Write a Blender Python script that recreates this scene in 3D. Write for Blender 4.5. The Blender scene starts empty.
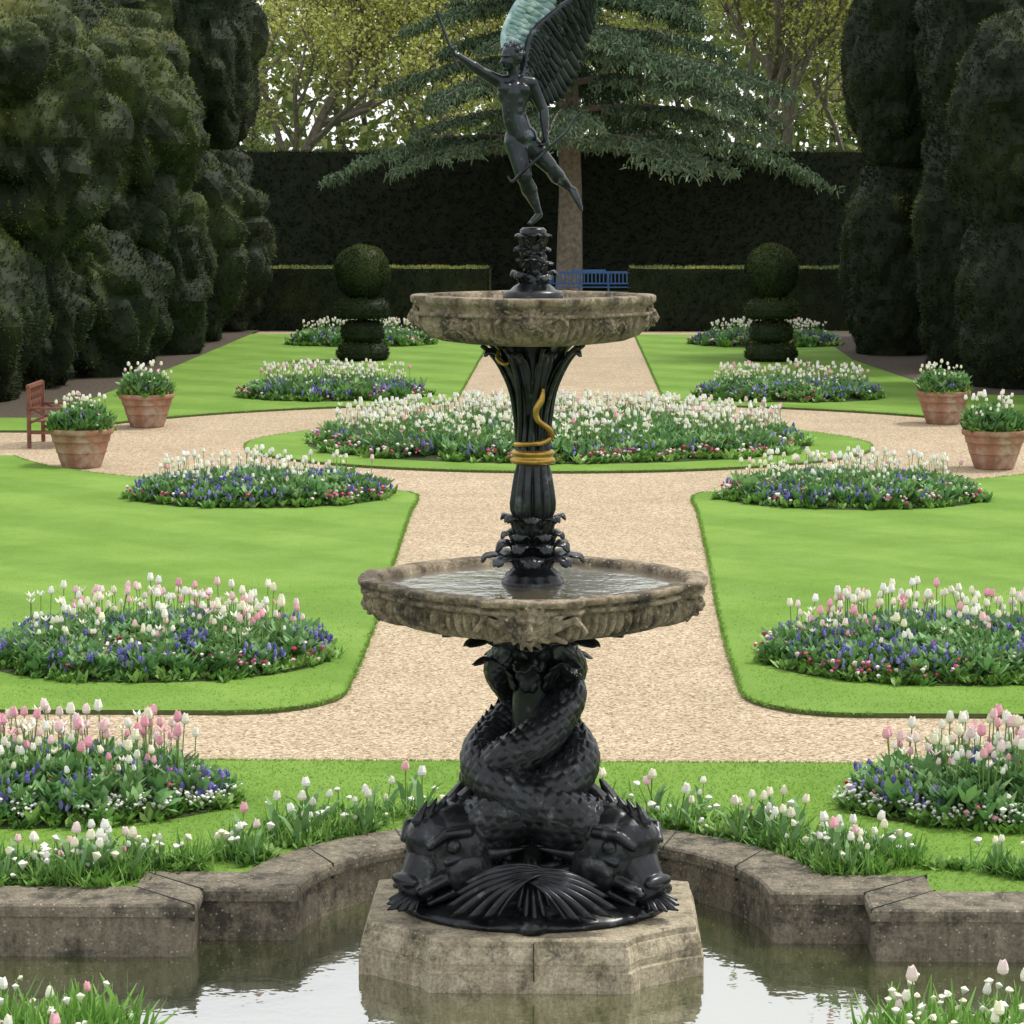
import bpy, bmesh, math, random
import numpy as np
from mathutils import Vector, Matrix
rng=np.random.default_rng(7); random.seed(7)
sc=bpy.context.scene
COL=sc.collection
R=math.radians
# ------------------------------------------------------------------ noise
def _h(i,j,k):
    n=(i*374761393+j*668265263+k*1440662683)&0xffffffff
    n=((n^(n>>13))*1274126177)&0xffffffff
    n=n^(n>>16)
    return (n&0xffffff)/float(0xffffff)
def vnoise(p):
    f=np.floor(p).astype(np.int64); t=p-f; t=t*t*(3-2*t)
    i,j,k=f[:,0],f[:,1],f[:,2]
    r=0
    for a in (0,1):
        for b in (0,1):
            for c in (0,1):
                w=(t[:,0] if a else 1-t[:,0])*(t[:,1] if b else 1-t[:,1])*(t[:,2] if c else 1-t[:,2])
                r=r+w*_h(i+a,j+b,k+c)
    return r
def fbm(p,o=3):
    r=0;a=.5;s=0
    for q in range(o):
        r=r+a*vnoise(p*(2**q)+17.3*q); s+=a; a*=.5
    return r/s
def billow(p,o=2):
    r=0;a=.5;s=0
    for q in range(o):
        r=r+a*np.abs(2*vnoise(p*(2**q)+31.7*q)-1); s+=a; a*=.5
    return r/s
# ------------------------------------------------------------------ mesh tools
def T(v,t=None,q=None,c=None,w=None):
    v=np.array(v,float)
    return dict(v=v,t=np.array(t if t is not None else [],int).reshape(-1,3),q=np.array(q if q is not None else [],int).reshape(-1,4),
        c=np.array(c,float) if c is not None else np.ones((len(v),3)), w=np.array(w,float) if w is not None else np.ones(len(v)))
def Tjoin(ts):
    v=[];t=[];q=[];c=[];w=[];o=0
    for a in ts:
        v.append(a['v']);t.append(a['t']+o);q.append(a['q']+o);c.append(a['c']);w.append(a['w']);o+=len(a['v'])
    return dict(v=np.concatenate(v),t=np.concatenate(t),q=np.concatenate(q),c=np.concatenate(c),w=np.concatenate(w))
class Batch:
    def __init__(s): s.v=[];s.t=[];s.q=[];s.c=[];s.o=0
    def add(s,v,t=None,q=None,c=(1,1,1)):
        v=np.asarray(v,float); n=len(v)
        s.v.append(v)
        if t is not None and len(t): s.t.append(np.asarray(t,int).reshape(-1,3)+s.o)
        if q is not None and len(q): s.q.append(np.asarray(q,int).reshape(-1,4)+s.o)
        c=np.asarray(c,float)
        if c.ndim==1: c=np.tile(c,(n,1))
        s.c.append(c); s.o+=n
    def inst(s,tp,pos,M,col):
        K=len(pos)
        if K==0: return
        n=len(tp['v'])
        v=(np.einsum('kij,nj->kni',M,tp['v'])+pos[:,None,:]).reshape(-1,3)
        off=(np.arange(K)*n)[:,None,None]
        t=(tp['t'][None]+off).reshape(-1,3); q=(tp['q'][None]+off).reshape(-1,4)
        w=tp['w'][None,:,None]
        c=(tp['c'][None]*(1-w)+col[:,None,:]*w).reshape(-1,3)
        s.add(v,t,q,c)
    def build(s,name,mat,parent=None,smooth=False):
        v=np.concatenate(s.v); c=np.concatenate(s.c)
        t=np.concatenate(s.t) if s.t else np.zeros((0,3),int)
        q=np.concatenate(s.q) if s.q else np.zeros((0,4),int)
        me=bpy.data.meshes.new(name)
        me.vertices.add(len(v)); me.vertices.foreach_set('co',v.astype(np.float32).ravel())
        nl=3*len(t)+4*len(q); me.loops.add(nl)
        me.loops.foreach_set('vertex_index',np.concatenate([t.ravel(),q.ravel()]).astype(np.int32))
        me.polygons.add(len(t)+len(q))
        ls=np.concatenate([np.arange(len(t))*3,3*len(t)+np.arange(len(q))*4]).astype(np.int32)
        me.polygons.foreach_set('loop_start',ls)
        me.polygons.foreach_set('loop_total',np.concatenate([np.full(len(t),3),np.full(len(q),4)]).astype(np.int32))
        me.polygons.foreach_set('use_smooth',np.full(len(t)+len(q),smooth))
        a=me.color_attributes.new('Col','FLOAT_COLOR','POINT')
        a.data.foreach_set('color',np.concatenate([np.clip(c,0,1),np.ones((len(c),1))],1).astype(np.float32).ravel())
        me.update(calc_edges=True); me.validate()
        if mat: me.materials.append(mat)
        ob=bpy.data.objects.new(name,me); COL.objects.link(ob)
        if parent: ob.parent=parent
        return ob
def empty(name,loc=(0,0,0)):
    e=bpy.data.objects.new(name,None); e.location=loc; COL.objects.link(e); return e
def simple(name,v,f,mat,parent=None,smooth=False):
    me=bpy.data.meshes.new(name); me.from_pydata([tuple(a) for a in v],[],[tuple(int(x) for x in a) for a in f]); me.update()
    if mat: me.materials.append(mat)
    if smooth: me.polygons.foreach_set('use_smooth',[True]*len(me.polygons))
    ob=bpy.data.objects.new(name,me); COL.objects.link(ob)
    if parent: ob.parent=parent
    return ob
def grid_quads(nu,nv,closev=False):
    q=[]
    for i in range(nu-1):
        for j in range(nv if closev else nv-1):
            k=(j+1)%nv
            q.append((i*nv+j,i*nv+k,(i+1)*nv+k,(i+1)*nv+j))
    return np.array(q)
def tube(pts,rad,seg=6,disp=None):
    pts=np.array(pts,float); n=len(pts); rad=np.broadcast_to(np.array(rad,float),(n,))
    tan=np.gradient(pts,axis=0); tan/=np.linalg.norm(tan,axis=1)[:,None]+1e-9
    up=np.array([0,0,1.]) if abs(tan[0,2])<.9 else np.array([1.,0,0])
    a=np.cross(tan[0],up); a/=np.linalg.norm(a); A=[];Bv=[]
    for i in range(n):
        a=a-tan[i]*np.dot(a,tan[i]); a/=np.linalg.norm(a)+1e-9
        A.append(a); Bv.append(np.cross(tan[i],a))
    A=np.array(A);Bv=np.array(Bv)
    th=np.arange(seg)*2*math.pi/seg
    rr=rad[:,None]*np.ones((1,seg))
    if disp is not None: rr=rr+disp
    v=pts[:,None,:]+rr[...,None]*(np.cos(th)[None,:,None]*A[:,None,:]+np.sin(th)[None,:,None]*Bv[:,None,:])
    return v.reshape(-1,3),grid_quads(n,seg,True)
def crom(P,n):
    P=np.array(P,float); P=np.vstack([2*P[0]-P[1],P,2*P[-1]-P[-2]]); out=[]
    m=len(P)-3
    for x in np.linspace(0,m-1e-6,n):
        i=int(x);t=x-i;p0,p1,p2,p3=P[i:i+4]
        out.append(.5*((2*p1)+(-p0+p2)*t+(2*p0-5*p1+4*p2-p3)*t*t+(-p0+3*p1-3*p2+p3)*t**3))
    return np.array(out)
def norm(v): v=np.asarray(v,float); return v/(np.linalg.norm(v)+1e-12)
def basis_from_normals(n,scale):
    r=rng.normal(size=n.shape); t=np.cross(n,r); t/=np.linalg.norm(t,axis=1)[:,None]+1e-9
    b=np.cross(n,t); M=np.stack([t,b,n],2); return M*np.asarray(scale).reshape(-1,1,1)
def rot_up(K,tilt,scale):
    az=rng.uniform(0,2*math.pi,K); d=np.stack([np.cos(az),np.sin(az)],1)*np.abs(rng.normal(0,tilt,K))[:,None]
    n=np.concatenate([d,np.ones((K,1))],1); n/=np.linalg.norm(n,axis=1)[:,None]
    return basis_from_normals(n,scale)
_ico={}
def ico(s):
    if s not in _ico:
        bm=bmesh.new(); bmesh.ops.create_icosphere(bm,subdivisions=s,radius=1)
        _ico[s]=(np.array([v.co[:] for v in bm.verts]),np.array([[v.index for v in f.verts] for f in bm.faces])); bm.free()
    return _ico[s]
def samp(v,t,n):
    a=v[t[:,0]];b=v[t[:,1]];c=v[t[:,2]]
    cr=np.cross(b-a,c-a); ar=np.linalg.norm(cr,axis=1)
    idx=rng.choice(len(t),n,p=ar/ar.sum()); u=rng.random(n);w=rng.random(n); m=u+w>1; u[m]=1-u[m];w[m]=1-w[m]
    p=a[idx]+u[:,None]*(b-a)[idx]+w[:,None]*(c-a)[idx]
    return p,cr[idx]/(ar[idx][:,None]+1e-12)
# ------------------------------------------------------------------ materials
def newmat(name):
    m=bpy.data.materials.new(name); m.use_nodes=True; nt=m.node_tree
    return m,nt,nt.nodes['Principled BSDF'],nt.nodes['Material Output']
def ramp(nt,stops):
    r=nt.nodes.new('ShaderNodeValToRGB'); e=r.color_ramp.elements
    while len(e)<len(stops): e.new(.5)
    for i,(p,c) in enumerate(stops): e[i].position=p; e[i].color=(*c,1)
    return r
def coords(nt): return nt.nodes.new('ShaderNodeTexCoord').outputs['Object']
def noisen(nt,co,scale,detail=4,rough=.6):
    n=nt.nodes.new('ShaderNodeTexNoise'); n.inputs['Scale'].default_value=scale; n.inputs['Detail'].default_value=detail; n.inputs['Roughness'].default_value=rough
    nt.links.new(co,n.inputs['Vector']); return n
def mixc(nt,a,b,fac,mode='MIX'):
    m=nt.nodes.new('ShaderNodeMix'); m.data_type='RGBA'; m.blend_type=mode
    for s,x in ((6,a),(7,b),(0,fac)):
        if isinstance(x,bpy.types.NodeSocket): nt.links.new(x,m.inputs[s])
        else: m.inputs[s].default_value=(*x,1) if isinstance(x,tuple) else x
    return m.outputs[2]
def bump(nt,h,strength,dist,bs):
    b=nt.nodes.new('ShaderNodeBump'); b.inputs['Strength'].default_value=strength; b.inputs['Distance'].default_value=dist
    nt.links.new(h,b.inputs['Height']); nt.links.new(b.outputs[0],bs.inputs['Normal']); return b
def mat_leaf(name,rough=.55,trans=.25,spec=.3):
    m,nt,bs,out=newmat(name)
    at=nt.nodes.new('ShaderNodeAttribute'); at.attribute_name='Col'; c=at.outputs['Color']
    nt.links.new(c,bs.inputs['Base Color']); bs.inputs['Roughness'].default_value=rough; bs.inputs['Specular IOR Level'].default_value=spec
    if trans>0:
        t=nt.nodes.new('ShaderNodeBsdfTranslucent'); nt.links.new(c,t.inputs[0]); mx=nt.nodes.new('ShaderNodeMixShader'); mx.inputs[0].default_value=trans
        nt.links.new(bs.outputs[0],mx.inputs[1]); nt.links.new(t.outputs[0],mx.inputs[2]); nt.links.new(mx.outputs[0],out.inputs[0])
    return m
def mat_two(name,c1,c2,scale,rough=.7,metal=0.,bs_=0.3,bd=.02,c3=None,s3=1.,lo=.35,hi=.65,bscale=None,t3=.5):
    m,nt,bs,out=newmat(name); co=coords(nt)
    n=noisen(nt,co,scale,4); r=ramp(nt,[(lo,c1),(hi,c2)]); nt.links.new(n.outputs[0],r.inputs[0]); c=r.outputs[0]
    if c3:
        n3=noisen(nt,co,s3,5,.7); r3=ramp(nt,[(t3,(0,0,0)),(t3+.14,(1,1,1))]); nt.links.new(n3.outputs[0],r3.inputs[0]); c=mixc(nt,c,c3,r3.outputs[0])
    nt.links.new(c,bs.inputs['Base Color']); bs.inputs['Roughness'].default_value=rough; bs.inputs['Metallic'].default_value=metal
    nb=noisen(nt,co,bscale or scale*4,3); bump(nt,nb.outputs[0],bs_,bd,bs)
    return m
M_leaf=mat_leaf('flower_foliage',trans=.2)
M_yew=mat_leaf('yew_foliage',rough=.7,trans=0,spec=.2)
M_tree=mat_leaf('tree_foliage',trans=.25)
M_cedar=mat_leaf('cedar_foliage',trans=0)
M_grassblade=mat_leaf('grass_blades',trans=.15)
M_bark=mat_two('bark',(.09,.075,.055),(.20,.17,.13),6,.9)
M_soil=mat_two('soil',(.04,.03,.02),(.10,.075,.05),12,.95,bs_=.8,bd=.03)
M_bronze=mat_two('dark_bronze',(.010,.011,.012),(.034,.038,.042),9,.30,.5,.35,.004,c3=(.12,.145,.15),s3=7.,t3=.57)
M_bronze2=mat_two('bronze_dolphins',(.008,.009,.010),(.026,.029,.034),7,.31,.45,.3,.004,c3=(.09,.10,.105),s3=8.,t3=.56)
M_verd=mat_two('verdigris_bronze',(.22,.36,.38),(.58,.72,.72),14,.6,.1,.3,.003,c3=(.05,.08,.08),s3=9,t3=.55)
M_statue=mat_two('statue_bronze',(.012,.015,.018),(.036,.044,.050),8,.28,.5,.25,.003,c3=(.15,.19,.21),s3=9.,t3=.59)
M_gold=mat_two('gilded_metal',(.30,.17,.03),(.55,.36,.09),12,.35,.8,.2,.003,c3=(.05,.035,.015),s3=9,t3=.6)
M_terra=mat_two('terracotta',(.24,.12,.075),(.36,.20,.13),5,.85,c3=(.38,.31,.24),s3=3.)
M_wood=mat_two('bench_wood',(.12,.04,.025),(.22,.085,.05),7,.6)
M_blue=mat_two('blue_paint',(.02,.07,.18),(.03,.11,.28),7,.5)
def mat_stone(name,base,light,dark,dk=.47,st=.0):
    m,nt,bs,out=newmat(name); co=coords(nt)
    n=noisen(nt,co,7,6,.7); r=ramp(nt,[(.3,base),(.68,light)]); nt.links.new(n.outputs[0],r.inputs[0])
    n2=noisen(nt,co,4.2,8,.75); r2=ramp(nt,[(dk,(0,0,0)),(dk+.12,(.9,.9,.9))]); nt.links.new(n2.outputs[0],r2.inputs[0])
    c=mixc(nt,r.outputs[0],dark,r2.outputs[0])
    if st:
        mp=nt.nodes.new('ShaderNodeMapping'); mp.inputs['Scale'].default_value=(1,1,.12); nt.links.new(co,mp.inputs[0])
        n5=noisen(nt,mp.outputs[0],16,4,.7); r5=ramp(nt,[(.45,(1,1,1)),(.68,(.35,.31,.27))]); nt.links.new(n5.outputs[0],r5.inputs[0]); c=mixc(nt,c,r5.outputs[0],st,'MULTIPLY')
    n4=noisen(nt,co,55,3,.7); r4=ramp(nt,[(.3,(.5,.5,.5)),(.6,(1,1,1))]); nt.links.new(n4.outputs[0],r4.inputs[0]); c=mixc(nt,c,r4.outputs[0],1.,'MULTIPLY')
    v=nt.nodes.new('ShaderNodeTexVoronoi'); v.inputs['Scale'].default_value=24; nt.links.new(co,v.inputs['Vector'])
    r3=ramp(nt,[(.08,(.7,.7,.7)),(.2,(0,0,0))]); nt.links.new(v.outputs['Distance'],r3.inputs[0])
    c=mixc(nt,c,(.50,.45,.30),r3.outputs[0])
    nt.links.new(c,bs.inputs['Base Color']); bs.inputs['Roughness'].default_value=.88
    nb=noisen(nt,co,26,5,.75); bump(nt,nb.outputs[0],.8,.015,bs); return m
M_stone=mat_stone('weathered_stone',(.17,.13,.08),(.46,.38,.26),(.045,.036,.026),.485,.8)
M_coping=mat_stone('coping_stone',(.14,.12,.085),(.30,.26,.19),(.045,.04,.03),.49,.6)
M_plinth=mat_stone('plinth_stone',(.30,.25,.16),(.58,.51,.37),(.09,.08,.055),.515,.5)
def mat_lawn():
    m,nt,bs,out=newmat('lawn_grass'); co=coords(nt)
    n=noisen(nt,co,.6,6,.75); r=ramp(nt,[(.3,(.150,.285,.040)),(.7,(.250,.40,.085))]); nt.links.new(n.outputs[0],r.inputs[0])
    n2=noisen(nt,co,40,4,.85); r2=ramp(nt,[(.3,(.58,.6,.55)),(.7,(1.05,1.05,1.05))]); nt.links.new(n2.outputs[0],r2.inputs[0])
    c=mixc(nt,r.outputs[0],r2.outputs[0],1.,'MULTIPLY')
    w=nt.nodes.new('ShaderNodeTexWave'); w.bands_direction='DIAGONAL'; w.inputs['Scale'].default_value=.22; w.inputs['Distortion'].default_value=.8; nt.links.new(co,w.inputs['Vector'])
    r3=ramp(nt,[(.35,(.87,.90,.88)),(.65,(1,1,1))]); nt.links.new(w.outputs[0],r3.inputs[0])
    c=mixc(nt,c,r3.outputs[0],1.,'MULTIPLY')
    nt.links.new(c,bs.inputs['Base Color']); bs.inputs['Roughness'].default_value=.85; bs.inputs['Specular IOR Level'].default_value=.1
    bump(nt,n2.outputs[0],.5,.03,bs); return m
M_lawn=mat_lawn()
def mat_gravel():
    m,nt,bs,out=newmat('gravel_path'); co=coords(nt)
    v=nt.nodes.new('ShaderNodeTexVoronoi'); v.inputs['Scale'].default_value=52; nt.links.new(co,v.inputs['Vector'])
    sx=nt.nodes.new('ShaderNodeSeparateColor'); nt.links.new(v.outputs['Color'],sx.inputs[0])
    r=ramp(nt,[(0,(.13,.09,.05)),(.22,(.33,.245,.15)),(.6,(.44,.345,.225)),(1,(.64,.54,.40))]); nt.links.new(sx.outputs[0],r.inputs[0])
    n=noisen(nt,co,.6,6,.75); r2=ramp(nt,[(.3,(.78,.76,.72)),(.7,(1,1,1))]); nt.links.new(n.outputs[0],r2.inputs[0])
    c=mixc(nt,r.outputs[0],r2.outputs[0],1.,'MULTIPLY'); nt.links.new(c,bs.inputs['Base Color']); bs.inputs['Roughness'].default_value=.9
    bump(nt,v.outputs['Distance'],.35,-.012,bs); return m
M_gravel=mat_gravel()
M_ground=mat_two('ground_grass',(.05,.11,.02),(.10,.2,.04),.6,.9)
M_lawnedge=mat_two('lawn_edge',(.05,.09,.02),(.10,.12,.04),20,.9)
def mat_water(name,deep,bst=.12,sc_=3.5,ior=1.9):
    m,nt,bs,out=newmat(name); co=coords(nt)
    bs.inputs['Base Color'].default_value=(*deep,1); bs.inputs['Roughness'].default_value=.3; bs.inputs['Specular IOR Level'].default_value=.2
    g=nt.nodes.new('ShaderNodeBsdfGlossy'); g.inputs['Roughness'].default_value=.02; g.inputs['Color'].default_value=(1,1,1,1)
    f=nt.nodes.new('ShaderNodeFresnel'); f.inputs['IOR'].default_value=ior
    mx=nt.nodes.new('ShaderNodeMixShader'); nt.links.new(f.outputs[0],mx.inputs[0]); nt.links.new(bs.outputs[0],mx.inputs[1]); nt.links.new(g.outputs[0],mx.inputs[2]); nt.links.new(mx.outputs[0],out.inputs[0])
    n=noisen(nt,co,sc_,3); b=bump(nt,n.outputs[0],bst,.05,bs); nt.links.new(b.outputs[0],g.inputs['Normal']); return m
M_water=mat_water('pond_water',(.05,.065,.015),.08,4.5,9.)
M_bwater=mat_water('basin_water',(.10,.09,.06),.06,8,1.5)
# ------------------------------------------------------------------ ground
def arc(cx,cy,a,b,t0,t1,n): return [(cx+a*math.cos(R(t0+(t1-t0)*i/(n-1))),cy+b*math.sin(R(t0+(t1-t0)*i/(n-1)))) for i in range(n)]
inner=[(-4.2,-2.6),(-4.2,-.3),(-1.95,-.3),(-1.95,.06)]+arc(0,0,1.4,1.4,177.5,2.5,41)+[(1.95,.06),(1.95,-.3),(4.2,-.3),(4.2,-2.6)]
outer=[(-4.6,-3.0),(-4.6,.08),(-2.33,.08),(-2.33,.44)]+arc(0,0,1.78,1.78,165.7,14.3,41)+[(2.33,.44),(2.33,.08),(4.6,.08),(4.6,-3.0)]
nP=len(inner)
bm=bmesh.new(); big=[(-400,-200),(400,-200),(400,700),(-400,700)]
def loop(pts,z):
    vs=[bm.verts.new((x,y,z)) for x,y in pts]
    return [bm.edges.new((vs[i],vs[(i+1)%len(vs)])) for i in range(len(vs))]
e=loop(big,-.06)+loop([(x*.99,y*.99) for x,y in outer],-.06)
bmesh.ops.triangle_fill(bm,edges=e,use_beauty=True)
me=bpy.data.meshes.new('ground'); bm.to_mesh(me); bm.free(); me.materials.append(M_ground); ob=bpy.data.objects.new('ground',me); COL.objects.link(ob)
def slab(name,pts,z,th,mat,matside):
    n=len(pts); v=[(x,y,z) for x,y in pts]+[(x,y,z-th) for x,y in pts]
    f=[tuple(range(n))]+[(i,i+n,(i+1)%n+n,(i+1)%n) for i in range(n)]
    ob=simple(name,v,f,mat); ob.data.materials.append(matside)
    for p in ob.data.polygons[1:]: p.material_index=1
    a=sum(pts[i][0]*pts[(i+1)%n][1]-pts[(i+1)%n][0]*pts[i][1] for i in range(n))
    if a<0: ob.data.flip_normals()
    return ob
slab('gravel_path',[(-13,3.0),(13,3.0),(13,92),(-13,92)],-.04,.05,M_gravel,M_soil)
near=[(x,y) for x,y in outer]; near=[(-13,.08)]+near[1:-1]+[(13,.08),(13,3.72),(-13,3.72)]
slab('near_lawn',near,0.0,.055,M_lawn,M_lawnedge)
def biglawn(s):
    p=[(-13,5.6),(-2.6,5.58)]+arc(-2.5,6.5,.88,.92,-88,0,8)+[(-1.62,8.5),(-1.66,11),(-1.74,14),(-1.80,17),(-1.84,19.2),(-1.82,20.2),(-1.86,20.8),(-2.0,21.15)]
    for x in np.linspace(-2.3,-8.4,22): p.append((x,28.2-7.2*math.sqrt(1-(x/8.8)**2)))
    p+=[(-13,26.0)]
    return [(x*s,y) for x,y in p]
def backlawn(s):
    p=[(-13,30.4)]
    for x in np.linspace(-8.5,-2.7,22): p.append((x,28.2+8.5*math.sqrt(1-(x/8.8)**2)))
    p+=[(-2.2,36.8),(-2.03,37.6),(-2.0,61.5),(-13,61.5)]
    return [(x*s,y) for x,y in p]
for s in (1,-1):
    slab('lawn',biglawn(s),0.,.05,M_lawn,M_lawnedge)
    slab('lawn',backlawn(s),0.,.05,M_lawn,M_lawnedge)
slab('round_lawn',arc(0,28.2,5.05,4.3,0,356,90),0.,.05,M_lawn,M_lawnedge)
gb=Batch()
blade=T([(-.12,0,0),(.12,0,0),(0,.1,1),(-.1,.3,0),(.14,.3,0),(.25,.45,.9),(-.3,-.2,0),(-.1,-.25,0),(-.35,-.3,.95)],t=[(0,1,2),(3,4,5),(6,7,8)])
def grass(n,x0,x1,y0,y1,s,test,fade=0):
    p=np.stack([rng.uniform(x0,x1,n),rng.uniform(y0,y1,n),np.full(n,-.002)],1); p=p[test(p)]
    if fade: p=p[rng.random(len(p))>np.clip((p[:,1]-y0)/(y1-y0),0,1)**.7]
    k=len(p)
    nn=fbm(p*1.1,2)[:,None]; c=np.array([.19,.36,.045])*(1-nn)+np.array([.30,.49,.095])*nn; c=c*rng.uniform(.75,1.25,(k,1))
    gb.inst(blade,p,rot_up(k,.5,rng.uniform(.6,1.2,k)*s),c)
def outside(p):
    r=np.hypot(p[:,0],p[:,1]); ax=np.abs(p[:,0]); return (r>1.8)&~((ax<2.35)&(p[:,1]<.46))
grass(40000,-4.2,4.4,.1,3.72,.019,outside)
grass(18000,-5.2,-1.75,5.6,13,.018,lambda p:(p[:,0]<-1.75)&(p[:,1]>5.75)|(p[:,0]<-2.6),1)
grass(18000,1.75,5.4,5.6,13,.018,lambda p:(p[:,0]>1.75)&(p[:,1]>5.75)|(p[:,0]>2.6),1)
def fringe(pts,n,s):
    pts=np.array(pts); d=np.linalg.norm(np.diff(pts,axis=0),axis=1); i=rng.choice(len(d),n,p=d/d.sum()); u=rng.random(n)[:,None]
    p=pts[i]*(1-u)+pts[i+1]*u+rng.normal(0,.012,(n,2)); p=np.concatenate([p,np.full((n,1),-.012)],1)
    gb.inst(blade,p,rot_up(n,.7,rng.uniform(.6,1.3,n)*s),np.array([.19,.36,.05])*rng.uniform(.6,1.2,(n,1)))
for s in (1,-1): fringe(biglawn(s)[1:-1],4000,.03); fringe(backlawn(s)[1:-1],2000,.035)
fringe(arc(0,28.2,5.05,4.3,0,360,90),2500,.03); fringe([(-5,3.72),(5,3.72)],2600,.028)
gb.build('grass_blades',M_grassblade)
# ------------------------------------------------------------------ pool
pool=empty('fountain_pool')
zt=.02; zw=-.29
v=[];f=[]
for (x,y),(X,Y) in zip(inner,outer):
    a=(X-x);b_=(Y-y)
    v+= [(x,y,-.8),(x,y,zt-.075),(x-a*.07,y-b_*.07,zt-.07),(x-a*.08,y-b_*.08,zt-.035),(x-a*.065,y-b_*.065,zt-.012),(x-a*.02,y-b_*.02,zt),(X-a*.03,Y-b_*.03,zt+.004),(X,Y,zt-.01),(X,Y,-.1)]
m=9
for i in range(nP-1):
    for j in range(m-1): f.append((i*m+j,(i+1)*m+j,(i+1)*m+j+1,i*m+j+1))
simple('coping',v,f,M_coping,pool)
simple('front_coping',[(-4.6,-3,zt),(4.6,-3,zt),(4.6,-2.6,zt),(-4.6,-2.6,zt),(-4.6,-3,-.8),(4.6,-3,-.8),(4.6,-2.6,-.8),(-4.6,-2.6,-.8)],[(0,1,2,3),(0,1,5,4),(2,3,7,6)],M_coping,pool)
def boxm(name,c,s,mat,parent,rot=None,bev=.004):
    bm=bmesh.new(); bmesh.ops.create_cube(bm,size=1,matrix=Matrix.Diagonal((*s,1)))
    if bev: bmesh.ops.bevel(bm,geom=bm.edges[:],offset=bev,segments=2,affect='EDGES')
    me=bpy.data.meshes.new(name); bm.to_mesh(me); bm.free(); me.materials.append(mat)
    ob=bpy.data.objects.new(name,me); ob.location=c; COL.objects.link(ob)
    if rot: ob.rotation_euler=rot
    if parent: ob.parent=parent
    return ob
M_joint=mat_two('joint_dark',(.015,.015,.012),(.04,.04,.03),9,.95)
for k,i in enumerate((2,3,10,16,24,32,38,nP-4,nP-3)):
    a=np.array(inner[i]);b=np.array(outer[i]); d=b-a; L=np.linalg.norm(d); c=(a+b)/2-d*.02
    boxm('coping_joint',(c[0],c[1],zt-.044),(L*1.1,.006,.1),M_joint,pool,(0,0,math.atan2(d[1],d[0])),0)
simple('pond_water',[(-4.25,-2.65,zw),(4.25,-2.65,zw),(4.25,1.5,zw),(-4.25,1.5,zw)],[(0,1,2,3)],M_water)
simple('pool_floor',[(-4.3,-2.7,-.79),(4.3,-2.7,-.79),(4.3,1.6,-.79),(-4.3,1.6,-.79)],[(0,1,2,3)],M_soil,pool)
# ------------------------------------------------------------------ remesh union
def capsule(p0,p1,r0,r1,seg=18,hr=5):
    p0=np.array(p0,float);p1=np.array(p1,float); d=norm(p1-p0); pts=[];rad=[]
    for i in range(hr): a=-math.pi/2+ (i+.3)/hr*math.pi/2; pts.append(p0+d*r0*math.sin(a)); rad.append(r0*math.cos(a))
    for i in range(5): u=i/4; pts.append(p0+(p1-p0)*u); rad.append(r0+(r1-r0)*u)
    for i in range(1,hr+1): a=(i-.3)/hr*math.pi/2; pts.append(p1+d*r1*math.sin(a)); rad.append(r1*math.cos(a))
    up=np.array([0,0,1.]) if abs(d[2])<.9 else np.array([1.,0,0]); A=norm(np.cross(d,up));Bv=np.cross(d,A)
    th=np.arange(seg)*2*math.pi/seg
    v=np.array(pts)[:,None,:]+np.array(rad)[:,None,None]*(np.cos(th)[None,:,None]*A+np.sin(th)[None,:,None]*Bv)
    n=len(pts); f=[tuple(x) for x in grid_quads(n,seg,True)]+[tuple(range(seg)),tuple(reversed(range((n-1)*seg,n*seg)))]
    return v.reshape(-1,3),f
def union(name,prims,voxel,mat,parent=None,smooth=2,xf=None):
    V=[];F=[];o=0
    for p in prims:
        if p[0]=='c': v,f=capsule(*p[1:])
        else:
            iv,it=ico(3); v=iv*np.array(p[2])+np.array(p[1]); f=[tuple(a) for a in it]
        V.append(v); F+= [tuple(int(x)+o for x in a) for a in f]; o+=len(v)
    V=np.concatenate(V)
    if xf is not None: V=V@np.array(xf)[:3,:3].T+np.array(xf)[:3,3]
    ob=simple(name,V,F,mat,parent,True)
    r=ob.modifiers.new('r','REMESH'); r.mode='VOXEL'; r.voxel_size=voxel; r.use_smooth_shade=True
    if smooth: s=ob.modifiers.new('s','SMOOTH'); s.iterations=smooth; s.factor=.5
    return ob
# ------------------------------------------------------------------ fountain
F=empty('fountain')
def revolve(name,prof,mat,seg=192,rf=None,parent=F,smooth=True):
    n=len(prof); th=np.arange(seg)*2*math.pi/seg; v=np.zeros((n,seg,3))
    for i,(r,z) in enumerate(prof):
        rr=np.full(seg,r); zz=np.full(seg,z)
        if rf: rr,zz=rf(i,r,z,th)
        v[i,:,0]=rr*np.cos(th);v[i,:,1]=rr*np.sin(th);v[i,:,2]=zz
    return simple(name,v.reshape(-1,3),grid_quads(n,seg,True),mat,parent,smooth)
def plinth(w,c,prof,name,mat):
    pts=[(-w,-w+c),(-w+c*.25,-w+c*.9),(-w+c,-w+c*.3),(-w+c*1.15,-w),(w-c*1.15,-w),(w-c,-w+c*.3),(w-c*.25,-w+c*.9),(w,-w+c)]
    pts+= [(-x,-y*.62) for x,y in pts]
    v=[];n=len(pts)
    for s,z in prof: v+=[(x*s,y*s,z) for x,y in pts]
    f=[]
    for i in range(len(prof)-1):
        for j in range(n): f.append((i*n+j,i*n+(j+1)%n,(i+1)*n+(j+1)%n,(i+1)*n+j))
    f.append(tuple(range((len(prof)-1)*n,len(prof)*n)))
    return simple(name,v,f,mat,F)
plinth(.965,.36,[(1.0,-.5),(1.0,-.19),(1.0,-.18),(.985,-.17),(.985,-.14),(.99,-.13),(.985,-.10),(.965,-.05),(.955,-.045),(.955,-.012),(.945,.0)],'stone_plinth',M_plinth)
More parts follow.
